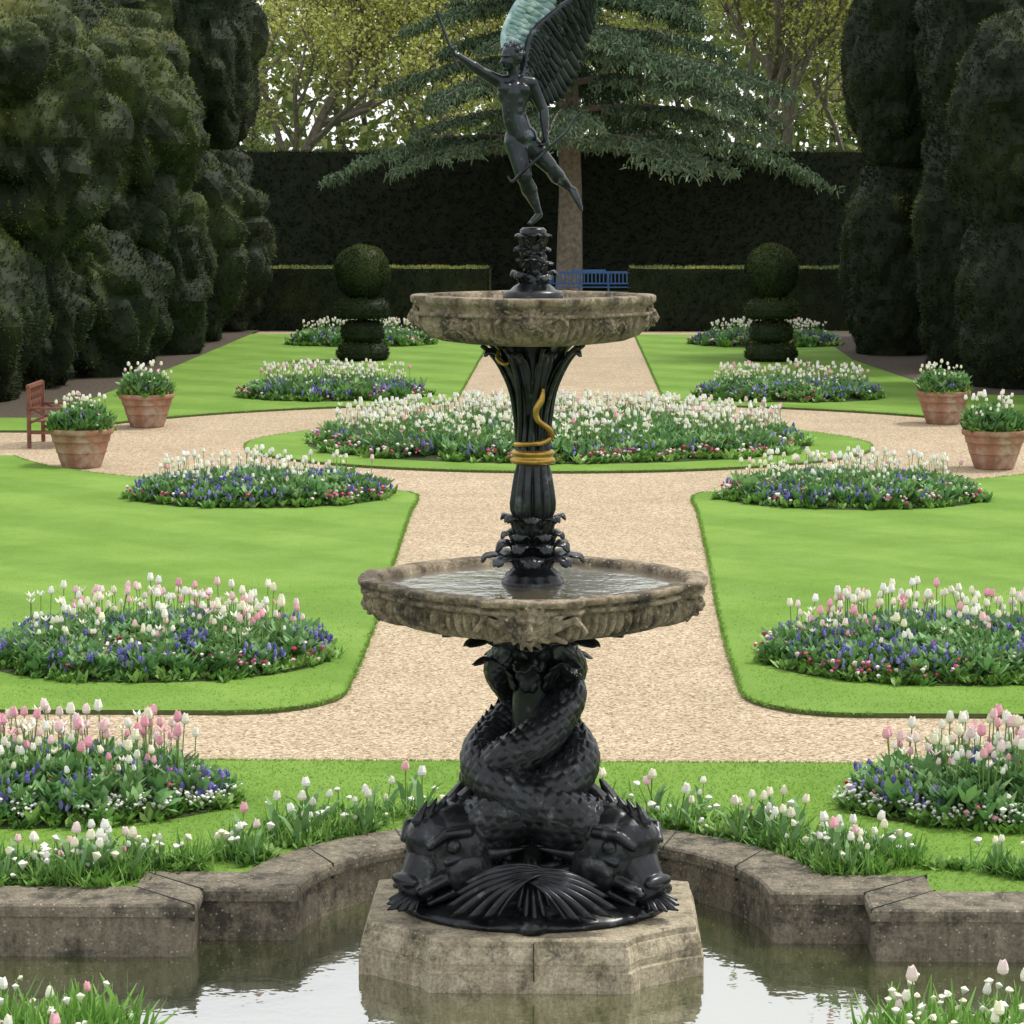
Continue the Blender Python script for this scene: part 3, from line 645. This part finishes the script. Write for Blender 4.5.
def bed(name,cx,cy,rx,ry,dens=1.,tul=22,pink=.4,mound=.14,scale=1.,far=False,blue=1.,edgew=False,red=1.,tmin=0.,tmax=.82,z0=0.,hs=1.):
    area=math.pi*rx*ry; b=Batch()
    def pts(n,r0,r1):
        a=rng.uniform(0,2*math.pi,n); r=np.sqrt(rng.uniform(r0*r0,r1*r1,n)); ed=1+.03*np.sin(a*7+cx)+.02*np.sin(a*17+cy)
        x=cx+rx*r*ed*np.cos(a); y=cy+ry*r*ed*np.sin(a); z=z0+mound*(1-r**2.2)
        return np.stack([x,y,z],1),r,a
    V=[];nr=8;na=40
    for i in range(nr):
        r=i/(nr-1)
        for j in range(na):
            a=2*math.pi*j/na; V.append((cx+rx*1.0*r*math.cos(a),cy+ry*r*math.sin(a),z0+.004+mound*(1-r**2.2)*.95))
    b.add(V,None,grid_quads(nr,na,True),(.04,.06,.02))
    n=int(area*230*dens/scale**2); p,r,a=pts(n,0,1)
    c=pick(GREEN,n,.25)
    for k in range(3): m=rng.integers(0,3,n)==k; b.inst(CL[k],p[m],rot_up(m.sum(),.25,rng.uniform(.7,1.7,m.sum())*scale),c[m])
    n=int(area*140*dens/scale**2); p,r,a=pts(n,0,.92); p[:,2]+=.12*rng.random(n); b.inst(CL[0],p,rot_up(n,.3,rng.uniform(1.2,2.2,n)*scale),pick([(.14,.29,.10),(.20,.36,.12),(.11,.24,.08)],n,.2))
    n=int(area*185*dens*blue/scale**1.5); p,r,a=pts(n,.2,.97); g=fbm(p*np.array([2.4,2.4,0])+cx,2); m=g>.49; p=p[m]; k=len(p); p[:,2]+=rng.uniform(.05,.19,k)
    b.inst(MU,p,rot_up(k,.3,rng.uniform(.9,1.5,k)*scale),pick(BLU,k,.2))
    n=int(area*170*dens*red/scale**1.5); p,r,a=pts(n,.3,1.0); g=fbm(p*np.array([2.3,2.3,0])+9+cx,2); m=g<.47; p=p[m]; k=len(p); p[:,2]+=rng.uniform(.03,.14,k)
    b.inst(BL,p,rot_up(k,.4,rng.uniform(.8,1.4,k)*scale),pick(RED+[(.88,.86,.8)],k,.1))
    if edgew:
        n=int(area*520*dens); p,r,a=pts(n,.45,1.0); g=fbm(p*np.array([2,2,0])+3,2); m=g>.42; p=p[m]; k=len(p); p[:,2]+=rng.uniform(.04,.11,k); b.inst(BL,p,rot_up(k,.4,rng.uniform(.5,.85,k)),pick([(.88,.88,.84)],k,.05))
    n=int(area*tul*1.5); p,r,a=pts(n,tmin,tmax); g=fbm(p*np.array([2.4,2.4,0])+cx*3,2); p=p[g>.42]; n=len(p)
    sel=rng.random((n,1))<pink; c=np.where(sel,pick(PK,n,.06),pick(WH,n,.04))
    hsc=rng.uniform(.58,1.14,n)*(1.12 if far else 1.0)*hs; M=rot_up(n,.13,hsc); op=rng.random(n)<.18
    b.inst(TULF if far else TUL,p[~op],M[~op],c[~op]); b.inst(OPN,p[op],M[op],c[op])
    return b.build(name,M_leaf)
for s in (-1,1):
    bed('flower_bed',s*3.50,2.45,1.48,.88,1.5,42,.5,.11,1.,False,.6,True,.4)
    bed('flower_bed',s*3.42,8.1,1.56,1.35,1.25,32,.3,.10,1.,False,1.,hs=1.0)
    bed('flower_bed',s*3.95,20.6,1.75,1.45,.9,20,.08,.11,1.2,False,1.2)
    bed('flower_bed',s*4.55,38.4,1.9,1.6,.8,23,.08,.14,1.4,True,1.2)
    bed('flower_bed',s*5.4,56.7,2.0,1.6,.7,23,.08,.16,1.7,True,1.2)
bed('round_flower_bed',0,28.2,4.05,3.3,.7,34,.08,.18,1.4,True,.4,tmax=.90,hs=1.05)
b=Batch()
oo=np.array(outer[1:-1]); dd=np.linalg.norm(np.diff(oo,axis=0),axis=1)
def strip(n,w0,w1,pw=.55):
    i=rng.choice(len(dd),n,p=dd/dd.sum()); u=rng.random(n)[:,None]; p=oo[i]*(1-u)+oo[i+1]*u; t=oo[i+1]-oo[i]; t/=np.linalg.norm(t,axis=1)[:,None]; nn=np.stack([-t[:,1],t[:,0]],1)
    p=p+nn*rng.uniform(w0,w1,n)[:,None]; p=np.concatenate([p,np.zeros((n,1))],1)
    g=fbm(p*2.2+5,2); m=outside(p)&(g>.36)&(rng.random(n)<np.clip(np.abs(p[:,0])*pw,.15,1)); return p[m]
for k in range(3):
    p=strip(420,.05,.55); b.inst(GRC[k],p,rot_up(len(p),.2,rng.uniform(.45,.85,len(p))),pick([(.16,.33,.06),(.21,.39,.08),(.12,.26,.06)],len(p),.2))
    p=strip(800,.03,.65); b.inst(CL[k],p,rot_up(len(p),.25,rng.uniform(.7,1.5,len(p))),pick(GREEN,len(p),.2))
p=strip(280,.05,.6); n=len(p); b.inst(TULSM,p,rot_up(n,.2,rng.uniform(.5,1.2,n)),np.where(rng.random((n,1))<.2,pick(PK,n),pick(WH,n)))
p=strip(420,.05,.6); n=len(p); b.inst(BL,p+np.stack([np.zeros(n),np.zeros(n),rng.uniform(.03,.16,n)],1),rot_up(n,.5,rng.uniform(.8,1.7,n)),pick(WH+[(.95,.95,.9)],n,.02))
b.build('poolside_flowers',M_leaf)
b=Batch()
for x0,x1,k0 in ((-3.4,-1.95,1),(1.7,3.4,0)):
    for k in range(3):
        n=150; p=np.stack([rng.uniform(x0,x1,n),rng.uniform(-3.7,-2.8,n),np.full(n,.02)],1); b.inst(GRC[k],p,rot_up(n,.2,rng.uniform(.9,1.4,n)),pick([(.16,.33,.06),(.21,.39,.08)],n,.2))
    n=26+30*(1-k0); p=np.stack([rng.uniform(x0,x1,n),rng.uniform(-3.8,-2.8,n),np.full(n,.0)],1); b.inst(TUL,p,rot_up(n,.12,rng.uniform(.6,1.05,n)),np.where(rng.random((n,1))<.3,pick(PK,n),pick(WH,n)))
    n=60+120*(1-k0); p=np.stack([rng.uniform(x0,x1,n),rng.uniform(-3.7,-2.8,n),rng.uniform(.15,.36,n)],1); b.inst(BL,p,rot_up(n,.4,rng.uniform(.8,1.3,n)),pick(WH,n))
b.build('front_flowers',M_leaf)
# ------------------------------------------------------------------ pots
for (x,y) in ((-7.10,24.7),(-7.20,31.6),(6.50,24.8),(6.80,32.6)):
    e=empty('terracotta_pot',(x,y,-.04)); e.scale=(.95,.95,.95)
    revolve('pot_body',[(0,.0),(.30,.0),(.31,.02),(.32,.05),(.345,.12),(.375,.22),(.38,.235),(.395,.24),(.39,.255),(.43,.40),(.44,.41),(.455,.415),(.45,.43),(.465,.50),(.47,.52),(.50,.53),(.51,.55),(.515,.60),(.505,.615),(.47,.615),(.455,.60),(.45,.55),(0,.55)],M_terra,64,None,e)
    o=bed('pot_tulips',0,0,.47,.47,2.6,75,.05,.22,1.2,False,.3,red=.3,tmax=.99,z0=.57); o.parent=e
# ------------------------------------------------------------------ benches
B=empty('wooden_bench',(-8.2,28.2,-.04)); L=1.15
def part(n,c,s,m=M_wood,p=None,rot=None): return boxm(n,c,s,m,p or B,rot,.006)
for y in (-L/2,L/2):
    part('leg',(.27,y,.31),(.06,.06,.62)); part('leg',(-.27,y,.5),(.06,.06,1.0)); part('armrest',(.0,y,.64),(.62,.08,.035)); part('arm_rail',(0,y,.25),(.5,.04,.05))
    part('arm_brace',(0,y,.52),(.62,.025,.03),rot=(0,R(25),0)); part('arm_brace',(0,y,.52),(.62,.025,.03),rot=(0,R(-25),0))
for i in range(5): part('seat_slat',(-.2+i*.11,0,.43),(.085,L,.025))
part('seat_rail',(.27,0,.39),(.04,L,.08)); part('backrest_top',(-.28,0,.98),(.05,L+.06,.07)); part('backrest_bottom',(-.27,0,.55),(.04,L,.05))
for i in range(7):
    y=-L/2+.12+i*(L-.24)/6
    part('lattice',(-.275,y,.76),(.022,.02,.48),rot=(R(32),0,0)); part('lattice',(-.272,y,.76),(.022,.02,.48),rot=(R(-32),0,0))
B2=empty('blue_garden_bench',(1.05,87.5,-.04)); L=3.3
for x in (-L/2,-L/6,L/6,L/2): part('leg',(x,-.28,.22),(.07,.06,.44),M_blue,B2); part('leg',(x,.28,.5),(.07,.06,1.0),M_blue,B2)
for i in range(5): part('seat_slat',(0,-.24+i*.12,.45),(L,.09,.03),M_blue,B2)
part('backrest_top',(0,.29,1.0),(L+.08,.06,.09),M_blue,B2); part('backrest_mid',(0,.28,.58),(L,.04,.06),M_blue,B2)
for i in range(22): part('back_slat',(-L/2+.1+i*(L-.2)/21,.285,.79),(.05,.025,.38),M_blue,B2)
for x in (-L/2,L/2): part('armrest',(x,0,.66),(.09,.66,.04),M_blue,B2); part('arm_post',(x,-.28,.55),(.06,.06,.24),M_blue,B2)
part('backrest_crest',(-.2,.29,1.07),(1.3,.05,.08),M_blue,B2)
# ------------------------------------------------------------------ hedges
TUFT=T([(-.16,0,0),(.16,0,0),(.0,.12,1),(.05,-.15,0),(.05,.2,0),(.55,.05,.75),(-.1,.15,0),(-.05,-.15,0),(-.55,-.1,.7)],t=[(0,1,2),(3,4,5),(6,7,8)])
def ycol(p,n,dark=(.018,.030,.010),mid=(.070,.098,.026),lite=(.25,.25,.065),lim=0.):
    g=fbm(p*.9,3); up=np.clip(n[:,2],-.5,1); k=np.clip((g-.32)*1.4+up*.42-.08+lim,0,1)[:,None]  # sunlit olive on upward faces and shade below are put into the colour
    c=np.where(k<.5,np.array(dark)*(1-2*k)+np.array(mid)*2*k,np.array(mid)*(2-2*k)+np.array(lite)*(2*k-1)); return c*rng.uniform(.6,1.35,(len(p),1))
def lump(b,c,r,amp=.58,tuft=120,size=.10,lim=0.,sub=5,fq=.75,mul=1.):
    iv,it=ico(sub); r=np.array(r); c=np.array(c)
    v=np.sign(iv)*np.abs(iv)**.92*r+c; n=iv/r; n/=np.linalg.norm(n,axis=1)[:,None]
    bl=billow(v*np.array([1,1,.75])*fq,1); b2=billow(v*np.array([1,1,.8])*1.7+5,1)
    d=amp*(bl*1.3-.4)+amp*.8*(b2-.35)+.16*(fbm(v*5.,2)-.5)
    v=v+n*d[:,None]; v[:,2]=np.maximum(v[:,2],-.05)
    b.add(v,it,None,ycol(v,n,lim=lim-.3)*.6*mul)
    ar=4*math.pi*((r[0]*r[1])**1.6+(r[0]*r[2])**1.6+(r[1]*r[2])**1.6)**(1/1.6)/3**(1/1.6)
    p,nn=samp(v,it,int(ar*tuft)); m=(p[:,2]>.0)&(nn[:,1]<.35); p=p[m];nn=nn[m]
    g2=billow(p*np.array([1,1,.8])*1.7+5,1)*.6+billow(p*np.array([1,1,.75])*fq,1)*.4  # crevice shade painted into the tuft colour: hollows darker, crests lighter
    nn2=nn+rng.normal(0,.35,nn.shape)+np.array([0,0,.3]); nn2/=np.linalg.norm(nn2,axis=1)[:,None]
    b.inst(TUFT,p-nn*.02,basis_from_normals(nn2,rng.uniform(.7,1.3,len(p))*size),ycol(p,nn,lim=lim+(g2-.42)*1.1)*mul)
def d2y(d): return d-15.3
H=Batch()
for c,r,l in [((-11.0,d2y(55),5.1),(1.9,2.4,2.4),.24),((-10.25,d2y(63),5.5),(1.7,2.4,2.4),.2),((-10.1,d2y(76),8.4),(1.6,2.6,3.3),.02),((-12.6,d2y(72),7.6),(2.2,3.,3.2),.1),((-12.8,d2y(64),7.2),(2.2,3.5,2.8),.15),
    ((-10.15,d2y(79),2.5),(1.45,2.6,2.7),-.08),((-10.2,d2y(73.5),2.3),(1.4,2.2,2.7),-.06),((-10.4,d2y(68),2.1),(1.35,1.9,2.5),-.04),((-10.5,d2y(63.5),1.7),(1.2,1.7,2.3),-.0),((-10.6,d2y(59.5),1.5),(1.25,1.6,1.9),.02),((-11.1,d2y(56),1.3),(1.2,1.5,1.8),.03),((-11.7,d2y(52.5),1.5),(1.4,1.9,2.1),.03),
    ((-13.3,d2y(50),4.8),(2.3,3.,3.2),.15),((-13.4,d2y(58),5.),(2.2,4.,5.),.0),((-13.4,d2y(70),5.),(2.,5.,6.),.0),((-12.6,d2y(48),1.6),(1.6,2.5,2.0),.0),((-10.8,d2y(68.5),5.2),(1.6,2.0,2.0),.14),
    ((-11.2,d2y(57),3.2),(1.3,1.5,1.2),.08),((-10.5,d2y(62),3.4),(1.2,1.5,1.1),.05),((-10.9,d2y(53.5),6.6),(1.1,1.5,1.2),.25),((-10.6,d2y(66),7.2),(1.2,1.5,1.3),.18),((-12.2,d2y(52),3.4),(1.3,1.5,1.2),.1)]:
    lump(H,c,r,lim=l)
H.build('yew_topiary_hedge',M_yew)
H=Batch()
for c,r,l in [((9.6,d2y(57),5.2),(1.5,2.0,2.6),.04),((9.7,d2y(57),1.9),(1.45,1.9,2.5),-.04),((9.5,d2y(62.5),7.2),(1.35,2.,3.2),-.08),((9.2,d2y(62.5),2.8),(1.1,1.6,3.6),-.1),
    ((8.35,d2y(68),7.4),(1.35,1.9,3.1),-.05),((8.35,d2y(68),2.3),(1.35,1.7,2.7),-.1),((10.6,d2y(74),6.),(2.,3.,6.),-.1),((11.6,d2y(66),6.),(1.8,3.,6.),-.1),((11.8,d2y(56),5.),(1.8,3.,5.),-.05),((12.,d2y(50),4.),(1.8,2.6,3.6),0)]:
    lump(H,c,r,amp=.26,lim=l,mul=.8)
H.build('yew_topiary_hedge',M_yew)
def boxhedge(name,x0,x1,y0,y1,h,tuft=130,size=.10,lim=-.1,toplim=.15,amp=.05,mul=1.,tmul=1.):
    b=Batch()
    def face(o,u,v,n,nu,nv,lm,mu):
        o,u,v,n=map(np.array,(o,u,v,n)); U,Vv=np.meshgrid(np.linspace(0,1,nu),np.linspace(0,1,nv),indexing='ij')
        p=o+U.reshape(-1,1)*u+Vv.reshape(-1,1)*v; p=p+n*(amp*2*(fbm(p*1.5,3)-.5))[:,None]; nn=np.tile(n.astype(float),(len(p),1))
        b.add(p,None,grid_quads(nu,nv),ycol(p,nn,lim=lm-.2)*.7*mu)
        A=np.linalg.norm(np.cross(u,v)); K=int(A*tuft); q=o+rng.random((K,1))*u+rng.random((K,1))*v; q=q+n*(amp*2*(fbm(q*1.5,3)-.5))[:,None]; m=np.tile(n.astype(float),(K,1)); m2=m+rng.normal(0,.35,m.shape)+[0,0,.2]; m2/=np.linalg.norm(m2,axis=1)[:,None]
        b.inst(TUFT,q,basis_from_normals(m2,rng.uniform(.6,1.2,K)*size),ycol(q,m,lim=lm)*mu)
    W=x1-x0;D=y1-y0
    face((x0,y0,0),(W,0,0),(0,0,h),(0,-1,0),int(W*5),int(h*5),lim,mul)
    face((x0,y0,h),(W,0,0),(0,D,0),(0,0,1),int(W*5),max(3,int(D*5)),toplim,tmul)  # top tinted lighter than the sides, a lit top put into the colour
    face((x0,y0,0),(0,D,0),(0,0,h),(-1,0,0),max(3,int(D*5)),int(h*5),lim,mul); face((x1,y0,0),(0,D,0),(0,0,h),(1,0,0),max(3,int(D*5)),int(h*5),lim,mul)
    face((x0,y1,0),(W,0,0),(0,0,h),(0,1,0),int(W*2),int(h*2),lim,mul)
    return b.build(name,M_yew)
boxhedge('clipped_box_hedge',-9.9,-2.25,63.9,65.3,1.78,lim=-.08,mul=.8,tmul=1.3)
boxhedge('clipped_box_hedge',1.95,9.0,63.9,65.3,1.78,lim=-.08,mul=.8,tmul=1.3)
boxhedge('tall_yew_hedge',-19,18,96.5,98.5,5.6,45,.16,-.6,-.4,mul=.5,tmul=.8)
def topiary(x,y):
    b=Batch()
    def drum(z0,z1,r):
        n=48; V=[];prof=[(0,z0),(r*.85,z0),(r,z0+.08),(r*1.03,(z0+z1)/2),(r*.98,z1-.10),(r*.8,z1),(0,z1+.04)]
        for rr,z in prof:
            for j in range(n): a=2*math.pi*j/n; V.append((x+rr*math.cos(a),y+rr*math.sin(a),z))
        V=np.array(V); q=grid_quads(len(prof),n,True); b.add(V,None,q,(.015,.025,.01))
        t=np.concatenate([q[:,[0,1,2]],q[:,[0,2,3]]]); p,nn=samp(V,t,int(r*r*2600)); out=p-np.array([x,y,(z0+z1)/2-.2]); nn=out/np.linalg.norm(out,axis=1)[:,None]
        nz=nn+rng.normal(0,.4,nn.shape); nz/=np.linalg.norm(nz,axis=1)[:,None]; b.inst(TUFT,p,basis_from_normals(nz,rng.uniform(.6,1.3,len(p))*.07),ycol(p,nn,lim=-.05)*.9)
    drum(0,.40,.60); drum(.48,.92,.50); drum(1.02,1.46,.63)
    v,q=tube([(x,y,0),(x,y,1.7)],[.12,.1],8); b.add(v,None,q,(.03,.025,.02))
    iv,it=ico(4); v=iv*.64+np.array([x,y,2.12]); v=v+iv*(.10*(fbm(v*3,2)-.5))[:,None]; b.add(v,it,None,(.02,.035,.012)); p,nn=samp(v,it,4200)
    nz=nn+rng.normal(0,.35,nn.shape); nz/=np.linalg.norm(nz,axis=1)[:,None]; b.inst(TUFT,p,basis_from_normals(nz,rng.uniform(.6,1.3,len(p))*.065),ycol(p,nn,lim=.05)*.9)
    b.build('ball_topiary',M_yew)
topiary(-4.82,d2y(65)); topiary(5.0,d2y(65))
# ------------------------------------------------------------------ trees
LEAF=T([(-.5,0,0),(0,-.35,.15),(.5,0,0),(0,.35,.12)],q=[(0,1,2,3)])
def randn(n): v=rng.normal(size=(n,3)); return v/np.linalg.norm(v,axis=1)[:,None]
def tree(name,x,y,h,leafc,nper,ls,seed,spread=1.,trunk=.35,levels=4):
    rr=random.Random(seed); Bk=Batch(); tips=[]
    def br(p,d,L,r,lev):
        n=5; pts=[p];q=p
        for i in range(n):
            d=norm(d+np.array([rr.gauss(0,.13),rr.gauss(0,.13),rr.gauss(.05,.08)])); q=q+d*L/n; pts.append(q)
        v,f=tube(pts,np.linspace(r,r*.55,n+1),5); Bk.add(v,None,f,(.13,.11,.08))
        if lev>=2: tips.extend([pts[3],pts[4],pts[5]] if lev<levels else pts[1:])
        if lev==levels: return
        for k in range(rr.choice([4,4,5]) if lev else 7):
            t=rr.uniform(.35,1) if lev else rr.uniform(.3,1); i=min(n-1,int(t*n)); s=pts[i]+(pts[i+1]-pts[i])*(t*n-i)
            az=rr.uniform(0,6.28); sp=rr.uniform(.5,1.1)*spread; perp=norm(np.cross(d,[math.cos(az),math.sin(az),.2])); br(s,norm(d+perp*sp*1.2),L*rr.uniform(.5,.7),r*.5,lev+1)
    br(np.array([x,y,-.1]),np.array([0,0,1.]),h*.5,trunk,0)
    e=empty(name); Bk.build('trunk_and_limbs',M_bark,e)
    tp=np.array(tips); k=len(tp)*nper; p=np.repeat(tp,nper,0)+rng.normal(0,.42,(k,3)); b=Batch()
    c=pick(leafc,k,.2)*(.75+.6*fbm(p*.5,2))[:,None]
    b.inst(LEAF,p,basis_from_normals(randn(k),rng.uniform(.6,1.3,k)*ls),c); b.build('foliage',M_tree,e)
YG=[(.36,.38,.08),(.42,.42,.13),(.28,.32,.07)]; GG=[(.20,.28,.07),(.28,.32,.10)]
for i,(x,y,h,c) in enumerate([(-13,108,20,YG),(-6.5,116,22,YG),(-19,112,22,GG),(2,124,24,GG),(9.5,112,21,YG),(14.5,118,22,YG),(19,108,20,GG)]):
    tree('deciduous_tree',x,y,h,c,5,.20,i+3)
b=Batch(); n=60000; p=np.stack([rng.uniform(-45,45,n),rng.uniform(138,165,n),rng.uniform(0,1,n)],1)
top=13+14*fbm(np.stack([p[:,0]*.09,p[:,1]*.05,np.zeros(n)],1),3); p[:,2]=p[:,2]**.8*top*1.15; g=fbm(p*.33,3); p=p[g>.38]; n=len(p)
b.inst(LEAF,p,basis_from_normals(randn(n),rng.uniform(.5,1.2,n)*.80),pick([(.30,.34,.11),(.20,.27,.09),(.36,.38,.15),(.14,.19,.07)],n,.2))
for i in range(45):
    x=rng.uniform(-45,45);y=rng.uniform(136,160); v,q=tube([(x,y,0),(x+rng.normal(0,.4),y,6),(x+rng.normal(0,1.),y,13)],[.35,.25,.08],5); b.add(v,None,q,(.14,.12,.1))
b.build('distant_woodland',M_tree)
CE=empty('cedar_tree'); tx,ty=.1,91.5
Bk=Batch(); v,q=tube([(tx,ty,-.1),(tx+.05,ty,4),(tx-.1,ty,9),(tx,ty,14),(tx,ty,19)],[.54,.45,.40,.28,.08],12); Bk.add(v,None,q)
NE=T([(-.5,0,0),(.5,0,0),(.35,.0,-1),(-.2,.1,-1.1),(0,-.5,0),(0,.5,0),(.1,.3,-.9),(.0,-.3,-1.)],q=[(0,1,2,3),(4,5,6,7)])
fol=Batch(); rr=random.Random(11); FP=[]; FT=[]
z=5.9
while z<18.5:
    nb=6 if z<12 else 5; Lm=10.6*(1-max(0,(z-7))/13.) if z>7 else 10.
    for k in range(nb):
        a=2*math.pi*(k+rr.random()*.7)/nb+z*1.3; L=Lm*rr.uniform(.6,1.05)*(1+.08*math.cos(a)); d=np.array([math.cos(a),math.sin(a),0]); s=np.array([-d[1],d[0],0])
        up=rr.uniform(.0,.10); bend=rr.uniform(-.08,.08)
        pts=[np.array([tx,ty,z])+d*L*u+s*bend*L*u*u+np.array([0,0,L*(up*u*1.6-(.17+up*1.3)*u**2.6)]) for u in np.linspace(0,1,10)]
        v,q=tube(pts,np.linspace(.13,.02,10),5); Bk.add(v,None,q)
        pp=crom(pts,44)
        for i in range(8,44):
            u=i/43
            for sd in (-1,1):
                if rr.random()<.15: continue
                tl=(.3+1.7*math.sin(math.pi*min(1,u*.9)))*rr.uniform(.4,1.1)*(L/9); m=max(4,int(tl*8))
                dirt=norm(s*sd+d*rr.uniform(.2,.9))
                for j in range(m):
                    w=(j+rr.random())/m; q_=pp[i]+dirt*tl*w+np.array([rr.gauss(0,.05),rr.gauss(0,.05),-.34*tl*w*w+rr.gauss(0,.03)]); FP.append(q_); FT.append(w)
    z+=rr.uniform(.95,1.25)
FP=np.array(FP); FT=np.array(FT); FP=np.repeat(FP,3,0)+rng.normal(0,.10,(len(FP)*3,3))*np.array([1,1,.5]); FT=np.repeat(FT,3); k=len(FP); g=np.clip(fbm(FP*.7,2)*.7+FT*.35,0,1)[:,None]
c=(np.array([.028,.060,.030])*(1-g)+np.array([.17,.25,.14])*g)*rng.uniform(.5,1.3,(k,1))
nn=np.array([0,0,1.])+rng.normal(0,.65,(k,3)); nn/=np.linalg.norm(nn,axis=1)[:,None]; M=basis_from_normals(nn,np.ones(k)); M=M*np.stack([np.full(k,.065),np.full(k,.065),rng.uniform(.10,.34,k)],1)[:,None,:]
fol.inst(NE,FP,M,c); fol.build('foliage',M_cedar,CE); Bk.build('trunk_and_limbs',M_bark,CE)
simple('hedge_soil',[(-14,33,.004),(-9.3,33,.004),(-9.0,48,.004),(-8.9,63.5,.004),(-14,63.5,.004)],[(0,1,2,3,4)],M_soil)
simple('hedge_soil',[(14,38,.004),(14,63.5,.004),(7.2,63.5,.004),(7.0,50,.004),(7.9,39,.004)],[(0,1,2,3,4)],M_soil)
# ------------------------------------------------------------------ light
w=bpy.data.worlds.new('World'); sc.world=w; w.use_nodes=True; nt=w.node_tree; bg=nt.nodes['Background']
sky=nt.nodes.new('ShaderNodeTexSky'); sky.sky_type='NISHITA'; sky.sun_disc=False
EL=R(60); AZ=R(62)
sky.sun_elevation=EL; sky.sun_rotation=AZ; sky.dust_density=4; sky.air_density=1.; sky.ozone_density=.6
tc=nt.nodes.new('ShaderNodeTexCoord'); cl=noisen(nt,tc.outputs['Generated'],1.6,3,.6); cr=ramp(nt,[(.30,(.55,.55,.55)),(.55,(1,1,1))]); nt.links.new(cl.outputs[0],cr.inputs[0])
cc=mixc(nt,sky.outputs[0],(8.8,8.9,9.0),cr.outputs[0])
nt.links.new(cc,bg.inputs[0]); bg.inputs[1].default_value=.15
sl=bpy.data.lights.new('sun','SUN'); sl.energy=3.1; sl.angle=R(10); sl.color=(1,.96,.88); so=bpy.data.objects.new('sun',sl); COL.objects.link(so)
dirs=Vector((math.sin(AZ)*math.cos(EL),math.cos(AZ)*math.cos(EL),math.sin(EL))); so.rotation_euler=dirs.to_track_quat('Z','Y').to_euler(); so.location=(20,20,40)
cam=bpy.data.cameras.new('camera'); cam.sensor_width=36; cam.lens=2700/1024*36; cam.clip_start=.1; cam.clip_end=2000
co=bpy.data.objects.new('camera',cam); co.location=(.22,-15.3,4.07); co.rotation_euler=(R(90-6.80),0,R(1.27)); COL.objects.link(co); sc.camera=co
sc.view_settings.view_transform='Standard'; sc.view_settings.look='None'; sc.view_settings.exposure=0
